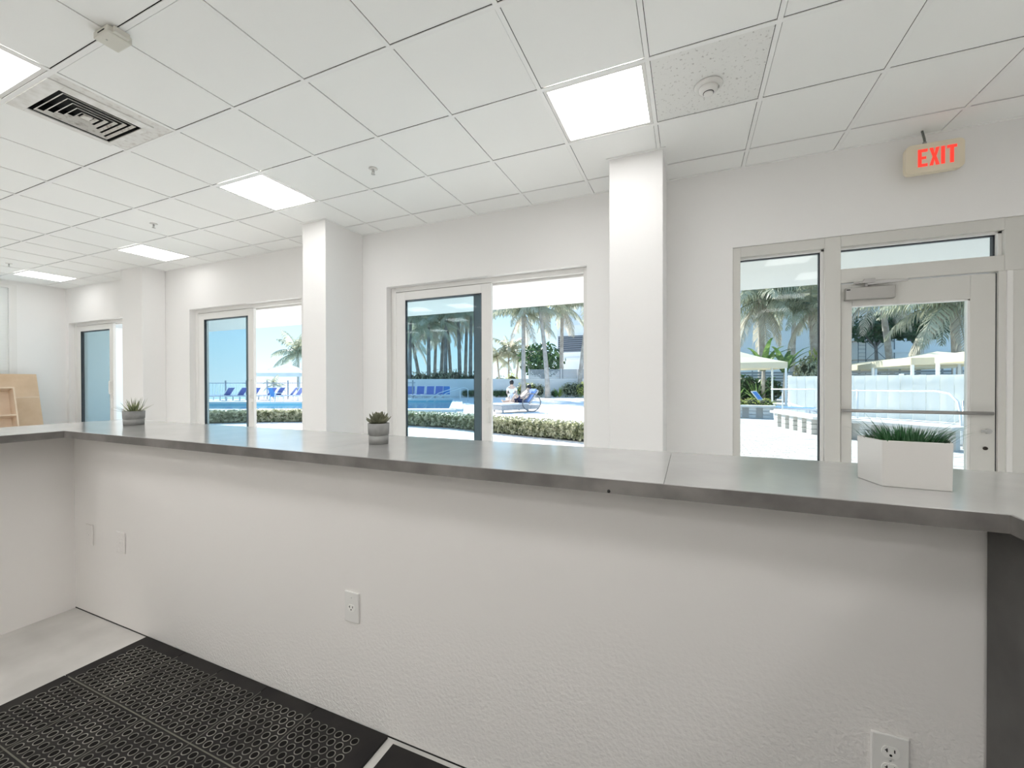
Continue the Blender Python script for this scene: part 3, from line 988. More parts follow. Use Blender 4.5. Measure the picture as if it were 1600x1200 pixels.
for y in (-0.6, -0.09, 0.415):
    MB().box(-0.185, 0.0, y, y + 0.018, 0.0, 1.27).build('side_panel', W_PLYL, e)
for z in (0.0, 0.33, 0.80, 1.25):
    MB().box(-0.185, 0.002, -0.6, 0.433, z, z + 0.02).build('shelf', W_PLYL, e)
MB().box(-0.184, -0.14, 0.19, 0.215, 0.02, 1.25).build('divider', W_PLYD, e)
MB().box(-0.12, -0.105, -0.07, 0.19, 0.82, 1.18).build('inner_panel', W_PLYL, e)

# ================================================================== outside
W_DECK = mat('white_deck', (0.78, 0.765, 0.74), 0.7, noise=(1.2, (0.84, 0.83, 0.81), 0.35, 0.65))
W_SOFF = mat('soffit_paint', (0.64, 0.635, 0.62), 0.7)
W_OUTW = mat('outer_wall_paint', (0.80, 0.79, 0.775), 0.75, noise=(0.5, (0.74, 0.735, 0.725), 0.4, 0.65))
W_BUILD = mat('building_paint', (0.87, 0.85, 0.82), 0.8, noise=(0.3, (0.83, 0.82, 0.80), 0.4, 0.6))
W_LOUV = mat('louver_grey', (0.30, 0.32, 0.36), 0.6)
W_VINYL = mat('white_vinyl', (0.90, 0.90, 0.88), 0.45)
W_CANVAS = mat('beige_canvas', (0.84, 0.77, 0.62), 0.8)
W_WCANVAS = mat('white_canvas', (0.88, 0.88, 0.86), 0.8)
W_BLUE = mat('blue_sling', (0.17, 0.23, 0.54), 0.7)
W_BLUEL = mat('light_blue_sling', (0.10, 0.28, 0.62), 0.7)
W_FRAMEW = mat('white_resin', (0.82, 0.82, 0.82), 0.4)
W_TRUNK = mat('palm_trunk', (0.42, 0.36, 0.31), 0.85, noise=(3, (0.58, 0.52, 0.46), 0.4, 0.62), bump=(6, 0.5, 0.03))
W_TRUNKD = mat('dark_trunk', (0.20, 0.18, 0.165), 0.85, noise=(3, (0.30, 0.27, 0.25), 0.4, 0.62))
W_FROND = mat('palm_frond', (0.34, 0.36, 0.25), 0.45, noise=(1.5, (0.56, 0.55, 0.42), 0.4, 0.62))
W_FRONDD = mat('dry_frond', (0.50, 0.44, 0.34), 0.7, noise=(1.5, (0.62, 0.56, 0.46), 0.4, 0.62))
W_LEAFD = mat('dark_leaf', (0.035, 0.085, 0.035), 0.4, noise=(3, (0.09, 0.16, 0.07), 0.4, 0.62))
W_LEAFY = mat('yellow_leaf', (0.33, 0.40, 0.08), 0.5, noise=(4, (0.55, 0.55, 0.16), 0.4, 0.62))
W_LEAFG = mat('hedge_leaf', (0.20, 0.22, 0.11), 0.4, noise=(9, (0.66, 0.65, 0.47), 0.42, 0.62))
W_LEAFM = mat('mid_leaf', (0.08, 0.17, 0.05), 0.45, noise=(5, (0.20, 0.30, 0.10), 0.4, 0.62))
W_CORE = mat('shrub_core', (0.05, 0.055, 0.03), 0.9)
W_FENCEG = mat('grey_fence', (0.34, 0.37, 0.40), 0.6)
W_BLOCK = mat('white_block', (0.64, 0.63, 0.61), 0.75)
W_PAVER = mat('pale_paver', (0.58, 0.575, 0.56), 0.75, noise=(2.5, (0.50, 0.495, 0.48), 0.4, 0.62))

def translucent(m, f):
    nt = m.node_tree
    p = nt.nodes['Principled BSDF']
    o = [n for n in nt.nodes if n.type == 'OUTPUT_MATERIAL'][0]
    t = nt.nodes.new('ShaderNodeBsdfTranslucent')
    mx = nt.nodes.new('ShaderNodeMixShader')
    mx.inputs[0].default_value = f
    src = p.inputs['Base Color'].links
    if src:
        nt.links.new(src[0].from_socket, t.inputs[0])
    else:
        t.inputs[0].default_value = p.inputs['Base Color'].default_value
    nt.links.new(p.outputs[0], mx.inputs[1])
    nt.links.new(t.outputs[0], mx.inputs[2])
    nt.links.new(mx.outputs[0], o.inputs[0])


for m_ in (W_FROND, W_FRONDD, W_LEAFD, W_LEAFY, W_LEAFG, W_LEAFM, W_CANVAS, W_WCANVAS):
    translucent(m_, 0.4)
translucent(W_VINYL, 0.45)

# ground with a hole for the pool, and the sea beyond
pool_LD = [(-2.75, 18.5), (-4.1, 29.5), (-9.0, 29.0), (-12.5, 25.6), (-24, 25.4), (-24, 18.6)]
outer = [site(-34, -12), site(60, -30), site(60, 120), site(-6.0, 120), site(-8.0, 40.0), site(-16, 33.0), site(-34, 31.5)]
outer = [Vector((XL - 8, YO, 0))] + [Vector((XR + 14, YO, 0))] + [site(60, 10), site(60, 140), site(-7, 140), site(-9, 40), site(-15, 32.5), site(-40, 31.0)]
inner = [site(L, D) for L, D in pool_LD]
polys = [[Vector((p.x, p.y, 0)) for p in outer], [Vector((p.x, p.y, 0)) for p in inner]]
tess = geometry.tessellate_polygon(polys)
allp = outer + inner
g = MB()
g.v = [(p.x, p.y, -0.02) for p in allp]
g.f = [tuple(t) for t in tess]
g.sm = [False] * len(g.f)
go = g.build('ground', W_DECK)
bm_ = bmesh.new(); bm_.from_mesh(go.data)
for f_ in bm_.faces:
    f_.normal_update()
    if f_.normal.z < 0:
        f_.normal_flip()
bm_.to_mesh(go.data); bm_.free()
struct(go, 'pale pool deck outside the windows')
sea = MB()
sea.quad((-4000, -4000, -1.2), (4000, -4000, -1.2), (4000, 4000, -1.2), (-4000, 4000, -1.2))
struct(sea.build('sea', mat('sea_water', (0.30, 0.45, 0.52), 0.25)), 'pale sea on the horizon beyond the pool fence')

# pool
pl = empty('swimming_pool', site(-12, 22))
tag(pl, 'light blue swimming pool with white coping beyond the hedge', 'pool')
po = site(-12, 22)
W_PTILE = mat('pool_tile', (0.30, 0.62, 0.72), 0.3)
bs = MB()
N_ = len(inner)
for k in range(N_):
    a, b_ = inner[k] - po, inner[(k + 1) % N_] - po
    bs.quad(a, b_, b_ + Vector((0, 0, -1.3)), a + Vector((0, 0, -1.3)))
tb = geometry.tessellate_polygon([[Vector((p.x, p.y, 0)) for p in inner]])
nb = len(bs.v)
bs.v += [tuple(p - po + Vector((0, 0, -1.3))) for p in inner]
for t in tb:
    bs.f.append(tuple(nb + q for q in t)); bs.sm.append(False)
bs.build('basin', W_PTILE, pl)
wt = MB()
wt.v = [tuple(p - po + Vector((0, 0, -0.10))) for p in inner]
wt.f = [tuple(t) for t in tb]
wt.sm = [False] * len(tb)


def water_mat():
    m = glass_mat('pool_water', (0.55, 0.85, 0.92), 1.0)
    nt = m.node_tree
    tc = nt.nodes.new('ShaderNodeTexCoord')
    n = nt.nodes.new('ShaderNodeTexNoise'); n.inputs['Scale'].default_value = 2.0
    bn = nt.nodes.new('ShaderNodeBump'); bn.inputs['Strength'].default_value = 0.35; bn.inputs['Distance'].default_value = 0.08
    nt.links.new(tc.outputs['Object'], n.inputs['Vector']); nt.links.new(n.outputs['Fac'], bn.inputs['Height'])
    for nd in nt.nodes:
        if nd.type in ('BSDF_GLOSSY', 'FRESNEL'):
            nt.links.new(bn.outputs[0], nd.inputs['Normal'])
    return m


wt.build('water', water_mat(), pl)
cp = MB()
for k in range(N_):
    a, b_ = inner[k] - po, inner[(k + 1) % N_] - po
    d = (b_ - a).normalized()
    nrm = Vector((d.y, -d.x, 0))
    if nrm.dot(-(a + b_) / 2) > 0:
        nrm = -nrm
    c = (a + b_) / 2 + nrm * 0.25
    cp.obox(c + Vector((0, 0, 0.04)), d * ((b_ - a).length / 2 + 0.3), nrm * 0.3, (0, 0, 0.06))
cp.build('coping', mat('pool_coping', (0.80, 0.80, 0.78), 0.6), pl)
# pool handrails
for k, (u, D, lab) in enumerate(((719, 27.0, 'curved white pool handrail at the right corner of the pool'),)):
    p = at(u, 622, D); p.z = 0
    h = empty('pool_handrail', p)
    tag(h, lab, 'handrail')
    for off in (0, 0.5):
        q = SR * off
        MB().tube([q, q + Vector((0, 0, .8)), q + Vector((0, 0, .92)) - SR * .25, q + Vector((0, 0, .55)) - SR * 1.4, q + Vector((0, 0, .0)) - SR * 2.2], 0.025, 8).build('rail', W_FRAMEW, h)

# porch soffit, exterior end wall
struct(MB().box(-14.2, 7.0, YO, 7.62, 2.75, 3.25).build('porch_roof', W_SOFF), 'white porch soffit outside the windows')
struct(MB().box(-14.2, -14.0, YO, 7.62, 0, 2.75).build('wall_porch_end', mat('porch_wall', (0.88, 0.89, 0.86), 0.7)), 'pale wall at the left end of the porch')

# pavers on the right-hand terrace: joined, too small to pick apart
pv = MB()
PX0, PX1, PY0, PY1 = -0.45, 7.0, 4.3, 16.5
y = PY0
r_i = 0
rq = random.Random(3)
while y < PY1:
    x = PX0 - (0.11 if r_i % 2 else 0)
    while x < PX1:
        zt = rq.uniform(-0.002, 0.003)
        n = len(pv.v)
        x0, x1, y0, y1 = x + .006, x + .216, y + .006, y + .104
        pv.v += [(x0, y0, zt), (x1, y0, zt), (x1, y1, zt), (x0, y1, zt), (x0, y0, -.02), (x1, y0, -.02), (x1, y1, -.02), (x0, y1, -.02)]
        for q in ((0, 1, 2, 3), (0, 4, 5, 1), (1, 5, 6, 2), (2, 6, 7, 3), (3, 7, 4, 0)):
            pv.f.append(tuple(n + k for k in q)); pv.sm.append(False)
        x += 0.222
    y += 0.110
    r_i += 1
o = pv.build('paving', W_PAVER)
struct(o, 'pale brick paving outside the glass door')

# ------------------------------------------------------------------ foliage builders
def leaf_cloud(n, rx, ry, rz, size, seed, shell=0.5, flat=0.4, name='foliage', m=None):
    r = random.Random(seed)
    mb = MB()
    for k in range(n):
        while True:
            p = Vector((r.uniform(-1, 1), r.uniform(-1, 1), r.uniform(-1, 1)))
            if shell < p.length <= 1:
                break
        c = Vector((p.x * rx, p.y * ry, p.z * rz))
        nrm = (p.normalized() + Vector((r.uniform(-1, 1), r.uniform(-1, 1), r.uniform(-.6, 1))) * 0.9).normalized()
        a = nrm.cross(Vector((r.uniform(-1, 1), r.uniform(-1, 1), r.uniform(-1, 1)))).normalized()
        b_ = nrm.cross(a)
        s = size * r.uniform(.6, 1.25)
        mb.quad(c - a * s, c - b_ * s * flat, c + a * s, c + b_ * s * flat)
    return mb.mesh(name, m)


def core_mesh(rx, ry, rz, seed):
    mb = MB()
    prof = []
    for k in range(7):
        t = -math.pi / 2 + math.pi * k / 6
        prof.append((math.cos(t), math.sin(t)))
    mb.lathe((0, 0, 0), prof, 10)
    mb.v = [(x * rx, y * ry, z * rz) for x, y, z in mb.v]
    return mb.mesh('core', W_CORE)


_shr = {}


def shrub(name, p, rx, rz, m, label, n=420, size=0.13, group=None, cat='shrub'):
    e = empty(name, p)
    tag(e, label, cat, group)
    key = (m.name, n, size)
    if key not in _shr:
        _shr[key] = (leaf_cloud(n, 1, 1, 1, size, len(_shr) + 1, 0.55, 0.45, 'foliage', m), core_mesh(.72, .72, .72, 1))
    f_, c_ = _shr[key]
    put(f_, 'foliage', e, (0, 0, rz * .95), (0, 0, rp.uniform(0, 6)), (rx, rx, rz))
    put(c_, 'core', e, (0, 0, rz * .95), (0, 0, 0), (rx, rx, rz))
    return e


# front hedge: one continuous low hedge along the porch
hp = [(-15.2, 7.9), (-14.2, 8.3), (-13.0, 9.2), (-11.6, 9.9), (-9.0, 10.3), (-6.2, 10.1), (-4.58, 9.55), (-2.1, 8.85), (-1.55, 8.75)]
he = empty('clipped_hedge', (-7, 9.8, 0))
tag(he, 'long low clipped hedge with pale leaves along the porch edge', 'hedge')
hr = random.Random(8)
core, lf = MB(), MB()
ho = Vector((-7, 9.8, 0))
for (x0, y0), (x1, y1) in zip(hp[:-1], hp[1:]):
    a, b_ = Vector((x0, y0, 0)) - ho, Vector((x1, y1, 0)) - ho
    d = (b_ - a)
    L = d.length
    d.normalize()
    nrm = Vector((-d.y, d.x, 0))
    core.obox((a + b_) / 2 + nrm * .38 + Vector((0, 0, .15)), d * (L / 2 + .05), nrm * .30, (0, 0, .14))
    for k in range(int(L * 1500)):
        face = hr.random()
        s_ = hr.uniform(0, L)
        if face < .5:
            c = a + d * s_ + nrm * hr.uniform(-.02, .10) + Vector((0, 0, hr.uniform(0.02, .35)))
            nn = -nrm
        elif face < .93:
            c = a + d * s_ + nrm * hr.uniform(0, .76) + Vector((0, 0, hr.uniform(.28, .37)))
            nn = Vector((0, 0, 1))
        else:
            c = a + d * s_ + nrm * hr.uniform(.68, .78) + Vector((0, 0, hr.uniform(0.02, .35)))
            nn = nrm
        nn = (nn + Vector((hr.uniform(-1, 1), hr.uniform(-1, 1), hr.uniform(-.5, 1))) * .9).normalized()
        u_ = nn.cross(Vector((hr.uniform(-1, 1), hr.uniform(-1, 1), hr.uniform(-1, 1)))).normalized()
        w_ = nn.cross(u_)
        sz = hr.uniform(.028, .055)
        lf.quad(c - u_ * sz, c - w_ * sz * .5, c + u_ * sz, c + w_ * sz * .5)
o = lf.build('foliage', W_LEAFG, he); o['kind'] = 'stuff'
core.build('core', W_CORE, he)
shrub('shrub', (-1.25, 9.6, 0.0), 0.42, 0.62, W_LEAFY, 'round yellowish shrub at the right end of the clipped hedge', 700, .10)


# palms -------------------------------------------------------------
def frond_mesh(start, end, m, seed, n=24, name='frond'):
    """length 1 along +x; start/end elevation angle in degrees"""
    r = random.Random(seed)
    mb = MB()
    p = Vector((0, 0, 0))
    pts, dirs = [], []
    for k in range(n + 1):
        t = k / n
        el = math.radians(start + (end - start) * t ** 1.2)
        d = Vector((math.cos(el), 0, math.sin(el)))
        pts.append(p.copy()); dirs.append(d)
        p = p + d / n
    mb.tube(pts[::3], [0.012 * (1 - i / (len(pts[::3]))) + .002 for i in range(len(pts[::3]))], 4)
    for k in range(2, n + 1):
        t = k / n
        ll = 0.30 * math.sin(math.pi * min(1, 0.18 + 0.80 * t)) ** 0.7 * r.uniform(.85, 1.1)
        for s in (-1, 1):
            side = Vector((0, s, 0))
            dn = Vector((0, 0, -1))
            dd = (dirs[k] * 0.55 + side * 0.75 + dn * r.uniform(.25, .7)).normalized()
            a = pts[k]
            wv = dirs[k] * 0.014
            mid = a + dd * ll * .55
            tip = a + (dd + dn * .45).normalized() * ll
            mb.quad(a - wv, a + wv, mid + wv * 1.1, mid - wv * 1.1)
            mb.tri(mid - wv * 1.1, mid + wv * 1.1, tip)
    return mb.mesh(name, m)


FR = {'up': [frond_mesh(70, 10, W_FROND, 1), frond_mesh(62, -5, W_FROND, 2)],
      'mid': [frond_mesh(38, -40, W_FROND, 3), frond_mesh(25, -50, W_FROND, 4)],
      'low': [frond_mesh(0, -70, W_FROND, 5), frond_mesh(-12, -75, W_FROND, 6)],
      'dry': [frond_mesh(-45, -85, W_FRONDD, 7)]}


def palm(p, h, lean, size, label, group=None, nf=20, seed=0, dark=False, rad=0.16, dry=2, wind=0.0):
    r = random.Random(seed)
    e = empty('palm_tree', p)
    tag(e, label, 'palm tree', group)
    lean = Vector(lean)
    pts = []
    for k in range(8):
        t = k / 7
        pts.append(Vector((lean.x * t ** 1.5, lean.y * t ** 1.5, h * t)))
    rs = [rad * (1.25 if k == 0 else 1.0 - .35 * k / 7) for k in range(8)]
    MB().tube(pts, rs, 9).build('trunk', W_TRUNKD if dark else W_TRUNK, e)
    top = pts[-1]
    for k in range(nf):
        a = 2 * math.pi * (k * 0.381966) + r.uniform(-.25, .25)
        t = k / nf
        kind = 'up' if t < .28 else 'mid' if t < .66 else 'low'
        if k >= nf - dry:
            kind = 'dry'
        me = FR[kind][r.randrange(len(FR[kind]))]
        s = size * r.uniform(.85, 1.1)
        put(me, 'frond', e, top, (r.uniform(-.15, .15), 0, a), (s, s, s))
    cm = MB().lathe((0, 0, 0), [(rad * .6, -.25), (rad * 1.1, 0.0), (rad * .9, .25), (0.02, .5)], 8)
    cm.build('crown_base', W_FRONDD, e, loc=top)
    return e


def ground_at(u, D):
    return site((u - 800) / 650.0 * D, D, 0)


# row behind the pool wall, seen through the middle sliding door
row = [(640, 36.5, 7.2, 0.1), (657, 41, 5.9, -0.9), (670, 36.8, 6.6, 0.0), (679, 43, 7.0, 0.2), (689, 40, 7.4, .3), (696, 37, 7.8, 0.1), (705, 42, 7.6, -.4), (719, 37.5, 8.2, -0.2), (727, 41, 8.0, .2), (735, 38, 8.1, 0.1)]
for k, (u, D, h, ln) in enumerate(row):
    palm(ground_at(u, D), h - .3, SR * ln, 3.2, f'coconut palm behind the pool wall, {ORD[k]} from the left through the tinted middle door', 'palms behind the pool wall', 18, 100 + k, dark=True, rad=.2)
rest = [(818, 33.5, 6.8, (0, 0, 0), 3.3, 'tall palm with drooping dry fronds behind the person on the lounger', 3),
        (856, 33, 8.0, SR * -0.75, 3.4, 'leaning pale palm in front of the grey slat fence', 2),
        (877, 36.5, 7.9, SR * .1, 3.3, 'straight pale palm in front of the louvered building corner', 2),
        (905, 35, 8.3, SR * 1.0, 3.6, 'palm with arching fronds at the right edge of the open middle door', 1)]
for k, (u, D, h, ln, s, lab, dr) in enumerate(rest):
    palm(ground_at(u, D), h, ln, s, lab, None, 20, 200 + k, dry=dr, rad=.2)
for k, (u, h) in enumerate(((781, 3.9), (795, 4.6), (806, 3.7))):
    palm(ground_at(u, 44), h, SR * (.3 * (k - 1)), 2.5, f'short leafy palm by the sky gap, {ORD[k]} from the left in the open middle door', 'short palms by the sky gap', 16, 300 + k, dry=0, rad=.12)
palm(ground_at(466, 47), 4.6, (0, 0, 0), 3.4, 'palm rising behind the white canopy through the left sliding door', None, 22, 41, dry=0)
# right side palms
palm(ground_at(1191, 29), 6.9, SR * -.1, 3.9, 'shaggy palm with dry fronds over the beige canopy, through the sidelight', None, 34, 51, dry=6, rad=.26)
palm(ground_at(1238, 34), 7.9, SR * .2, 3.6, 'green palm standing behind the two shaggy palms in the sidelight', None, 26, 55, dry=1, rad=.22)
palm(ground_at(1276, 27), 5.9, SR * -.35, 3.4, 'thick bent palm at the right edge of the sidelight', None, 26, 52, dry=5, rad=.26)
palm(ground_at(1394, 30), 8.0, SR * -.95, 4.2, 'pale slim palm left in the glass door', None, 24, 53, dry=4, rad=.24)
palm(ground_at(1497, 24), 5.8, SR * -.3, 4.2, 'big palm with feathery fronds right in the glass door', None, 30, 54, dry=5, rad=.26)


def tree(p, h, rx, rz, label, seed, n=900, size=.3):
    e = empty('leafy_tree', p)
    tag(e, label, 'tree')
    tr = MB().tube([(0, 0, 0), (.1, 0, h * .4), (0, .05, h)], [.2, .15, .09], 8)
    tr.build('trunk', W_TRUNKD, e)
    br = MB()
    r = random.Random(seed)
    for k in range(6):
        a = k * 1.05
        br.tube([(0, 0, h * .75), (math.cos(a) * rx * .35, math.sin(a) * rx * .35, h * .95), (math.cos(a) * rx * .7, math.sin(a) * rx * .7, h + rz * .3)], [.07, .05, .02], 5)
    br.build('branches', W_TRUNKD, e)
    me = leaf_cloud(n, rx, rx, rz, size, seed, .25, .45, 'crown', W_LEAFD)
    put(me, 'crown', e, (0, 0, h + rz * .25))


tree(ground_at(846, 39), 2.9, 2.3, 1.7, 'dark round-leaved tree between the palms in the open middle door', 61, 700, .3)
tree(ground_at(1368, 36), 5.5, 2.1, 1.3, 'dark bushy tree on the left in the glass door', 62, 900, .3)
tree(ground_at(1433, 34), 5.4, 2.3, 1.2, 'dark bushy tree behind the big palm in the glass door', 63, 800, .3)

# pool wall, hedges and bushes along it
wp0, wp1 = site(-10.5, 35.6), site(10.2, 35.6)
d = (wp1 - wp0)
struct(MB().obox((wp0 + wp1) / 2 + Vector((0, 0, .76)), d / 2, SF * .1, (0, 0, .76)).build('wall_pool', W_OUTW), 'long white garden wall behind the pool')
fe = empty('slat_fence', site(3, 35.6, 1.52))
tag(fe, 'grey horizontal slat fence on the white garden wall', 'fence')
for k in range(7):
    MB().obox(SR * 2.6 + Vector((0, 0, .06 + k * .115)), SR * 4.2, SF * .015, (0, 0, .045)).build('slat', W_FENCEG, fe)
for k in range(7):
    MB().obox(SR * (-1.55 + k * 1.38) - SF * .03 + Vector((0, 0, .44)), SR * .035, SF * .035, (0, 0, .44)).build('post', W_OUTW, fe)
for k, (u, D, rx, rz, m_, lab) in enumerate((
        (641, 36.9, .9, 1.17, W_LEAFG, 'greyish bush behind the pool wall at the left edge of the tinted door'),
        (655, 36.9, .9, 1.20, W_LEAFG, 'greyish bush behind the pool wall, second from the left'),
        (668, 36.9, .9, 1.15, W_LEAFG, 'greyish bush behind the pool wall, third from the left'),
        (683, 36.9, .9, 1.24, W_LEAFG, 'greyish bush behind the pool wall, fourth from the left'),
        (698, 36.9, .95, 1.27, W_LEAFG, 'greyish bush behind the pool wall, fifth from the left'),
        (712, 36.9, .9, 1.27, W_LEAFG, 'greyish bush behind the pool wall next to the dark stand-in bushes'),
        (727, 36.9, .8, 1.12, W_LEAFD, 'dark bush standing in for a vehicle-like block behind the pool wall, left of a pair'),  # dark pair put in place of a vehicle-like block
        (738, 36.9, .8, 1.12, W_LEAFD, 'dark bush standing in for a vehicle-like block behind the pool wall, right of a pair'),
        (783, 36.9, .8, .95, W_LEAFD, 'low dark bush behind the wall at the left of the open door gap'),
        (800, 36.9, .7, 1.08, W_LEAFY, 'yellow-green bush behind the wall left of the slat fence'))):
    shrub('shrub', ground_at(u, D), rx, rz, m_, lab, 420, .13)
for k, (u, D, rx, rz, m_, lab) in enumerate((
        (728, 34.9, .45, .33, W_LEAFM, 'low green hedge bush in front of the pool wall beside the handrail'),
        (738, 34.9, .45, .33, W_LEAFM, 'low green hedge bush in front of the pool wall at the dark door edge'),
        (775, 34.9, .42, .32, W_LEAFM, 'low green hedge bush in front of the white wall, left of a row of three'),
        (784, 34.9, .42, .32, W_LEAFM, 'low green hedge bush in front of the white wall, middle of a row of three'),
        (793, 34.9, .42, .32, W_LEAFM, 'low green hedge bush in front of the white wall, right of a row of three'),
        (818, 34.6, .62, .66, W_LEAFY, 'bright yellow-green shrub behind the lounging person'),
        (831, 34.6, .58, .62, W_LEAFY, 'yellow-green shrub just right of the lounging person'),
        (843, 34.4, .5, .58, W_LEAFG, 'pale shrub left of the leaning palm trunk'),
        (866, 34.5, .35, .3, W_LEAFD, 'dark low shrub right of the leaning palm trunk'),
        (888, 34.5, .62, .64, W_LEAFG, 'pale loose shrub by the white wall near the right door edge'),
        (899, 34.5, .6, .66, W_LEAFG, 'pale shrub beside the yellow bush at the right door edge'),
        (910, 33.5, .5, .66, W_LEAFY, 'yellow-green shrub cut by the right edge of the open door'))):
    shrub('shrub', ground_at(u, D), rx, rz, m_, lab, 420, .13)


def spiky(p, n, L, m_, label, seed, cat='plant', name='spiky_plant', w=.05):
    e = empty(name, p)
    tag(e, label, cat)
    r = random.Random(seed)
    for k in range(n):
        a = r.uniform(0, 6.28)
        t = r.uniform(.15, 1.1)
        d_ = Vector((math.cos(a) * math.sin(t), math.sin(a) * math.sin(t), math.cos(t)))
        b = MB()
        blade(b, (0, 0, .02), d_, L * r.uniform(.7, 1.1), w, r.uniform(.1, .7), 5)
        b.build('leaf', m_, e)
    return e


spiky(ground_at(874, 34.3), 26, 1.05, W_LEAFY, 'spiky yellow-green plant by the white wall under the pale palm', 71, w=.06)
spiky(ground_at(868, 34.0), 14, .8, W_LEAFM, 'small spiky green plant right of the leaning palm foot', 72, w=.05)

# ------------------------------------------------------------------ big building behind the palms
bd = empty('building', (8, 50, 0))
tag(bd, 'large pale blue-grey building with louver bands behind the palms', 'building')
bx0_, bx1_ = ground_at(869, 52).x - 8, 50
MB().box(bx0_, bx1_, 0, 12, 0, 16).build('wall', W_BUILD, bd)
MB().box(bx0_ - .1, bx1_, -.12, 0, 3.9, 4.2).build('ledge', W_BUILD, bd)
MB().box(bx0_ - .1, bx1_, -.10, 0, 8.2, 9.3).build('ledge', mat('building_band', (0.72, 0.75, 0.80), 0.8), bd)
lou = []
for (xa, xb, za, zb_) in ((bx0_ + .3, bx0_ + 4.4, 4.9, 6.9), (bx0_ + 4.9, bx0_ + 9, 4.9, 6.9), (24.2, 26.9, 5.6, 8.0), (27.6, 30.3, 5.6, 8.0), (24.2, 26.9, 9.8, 12), (27.6, 30.3, 9.8, 12)):
    w_ = MB().box(xa, xb, -.05, .02, za, zb_).build('window', mat('louver_back', (0.12, 0.13, 0.15), .7), bd)
    zz = za + .1
    while zz < zb_:
        MB().obox(((xa + xb) / 2, -.09, zz), ((xb - xa) / 2, 0, 0), (0, .07, -.05), (0, .008, .012)).build('louver', W_LOUV, w_)
        zz += .25
    fr = MB()
    fr.box(xa - .12, xa, -.14, 0, za - .12, zb_ + .12).box(xb, xb + .12, -.14, 0, za - .12, zb_ + .12).box(xa, xb, -.14, 0, zb_, zb_ + .12).box(xa, xb, -.14, 0, za - .12, za)
    fr.build('window_frame', W_BUILD, w_)
# scaffolding tower
sf = empty('scaffolding', ground_at(1341, 39), YAW)
tag(sf, 'thin dark scaffolding tower against the building, left in the glass door', 'scaffolding')
W_SCAF = mat('scaffold_steel', (0.14, 0.18, 0.20), .5, .4)
sw, sdp = 3.4, 1.3
for xx in (0, .7, sw - .7, sw):
    for yy in (0, sdp):
        MB().tube([(xx, yy, 0), (xx, yy, 6.4)], .03, 6).build('post', W_SCAF, sf)
for zz in (1.4, 3.2, 5.0):
    for yy in (0, sdp):
        MB().tube([(0, yy, zz), (sw, yy, zz)], .025, 6).build('ledger', W_SCAF, sf)
    MB().box(0, sw, 0, sdp, zz + .03, zz + .07).build('plank', W_PLY, sf)
for za in (1.4, 3.2):
    MB().tube([(.7, 0, za), (sw - .7, 0, za + 1.8)], .02, 6).build('brace', W_SCAF, sf)
    MB().tube([(sw - .7, 0, za), (.7, 0, za + 1.8)], .02, 6).build('brace', W_SCAF, sf)
for zz in [.4 + .35 * q for q in range(17)]:
    MB().tube([(0, 0, zz), (.7, 0, zz)], .016, 5).build('rung', W_SCAF, sf)

# ------------------------------------------------------------------ loungers and chairs
def lounger(p, rz, label, group, back=0.9, m_=None, length=1.9):
    """head towards +y; backrest raised by back rad"""
    e = empty('sun_lounger', p, rz)
    tag(e, label, 'sun lounger', group)
    m_ = m_ or W_BLUE
    w = .31
    yb = .35                                       # hinge
    fr = MB()
    for s in (-1, 1):
        fr.bar((s * w, -length * .6, .32), (s * w, length * .4, .32), .05, .06)
    fr.bar((-w, -length * .6, .32), (w, -length * .6, .32), .05, .06)
    fr.bar((-w, length * .4, .32), (w, length * .4, .32), .05, .06)
    fr.build('frame', W_FRAMEW, e)
    for s in (-1, 1):
        for yy in (-length * .5, length * .3):
            MB().bar((s * w, yy, 0), (s * w, yy, .3), .055).build('leg', W_FRAMEW, e)
    MB().box(-w + .02, w - .02, -length * .6, yb, .345, .36).build('seat', m_, e)
    c, s_ = math.cos(back), math.sin(back)
    bl = .66
    bk = MB()
    bk.obox((0, yb + c * bl / 2, .36 + s_ * bl / 2), (w - .03, 0, 0), (0, c * bl / 2, s_ * bl / 2), (0, -s_ * .008, c * .008))
    bk.build('backrest', m_, e)
    bf = MB()
    for s in (-1, 1):
        bf.bar((s * (w - .01), yb, .36), (s * (w - .01), yb + c * bl, .36 + s_ * bl), .035)
    bf.bar((-w, yb + c * bl, .36 + s_ * bl), (w, yb + c * bl, .36 + s_ * bl), .035)
    bf.build('back_frame', W_FRAMEW, e)
    return e


for k, u in enumerate((639.5, 655, 670.5, 684.5)):
    lounger(ground_at(u, 31.6), YAW, f'blue sling lounger facing the pool, {ORD[k]} from the left in front of the pool wall', 'loungers in front of the pool wall', 1.15)
lounger(ground_at(697, 31.8), YAW + .15, 'lighter blue lounger at the right end of the row by the pool wall', 'loungers in front of the pool wall', 1.1, W_BLUEL)
for k, (u, D, a) in enumerate(((347, 30.0, .75), (368, 30.0, .75), (388, 30.0, .75), (414, 30.2, .75), (427, 30.4, .75), (447, 30.6, 2.2), (458, 30.4, .75))):
    where = 'in the tinted half' if k < 3 else 'in the open half'
    lounger(ground_at(u, D), YAW - math.pi / 2 - .25 + a * .2, f'blue and white lounger across the pool, {ORD[k]} from the left in the left sliding door', 'loungers across the pool', .95)


def chair(p, rz, label, m_):
    e = empty('patio_chair', p, rz)
    tag(e, label, 'chair')
    for sx in (-.25, .25):
        for sy in (-.25, .25):
            MB().bar((sx, sy, 0), (sx, sy, .42 if sy < 0 else .62), .04).build('leg', W_FRAMEW, e)
    MB().box(-.26, .26, -.27, .25, .40, .43).build('seat', m_, e)
    MB().obox((0, .30, .68), (.26, 0, 0), (0, .09, .27), (0, .012, -.004)).build('backrest', m_, e)
    for sx in (-.28, .28):
        MB().bar((sx, -.27, .62), (sx, .28, .62), .045, .03).build('armrest', W_FRAMEW, e)


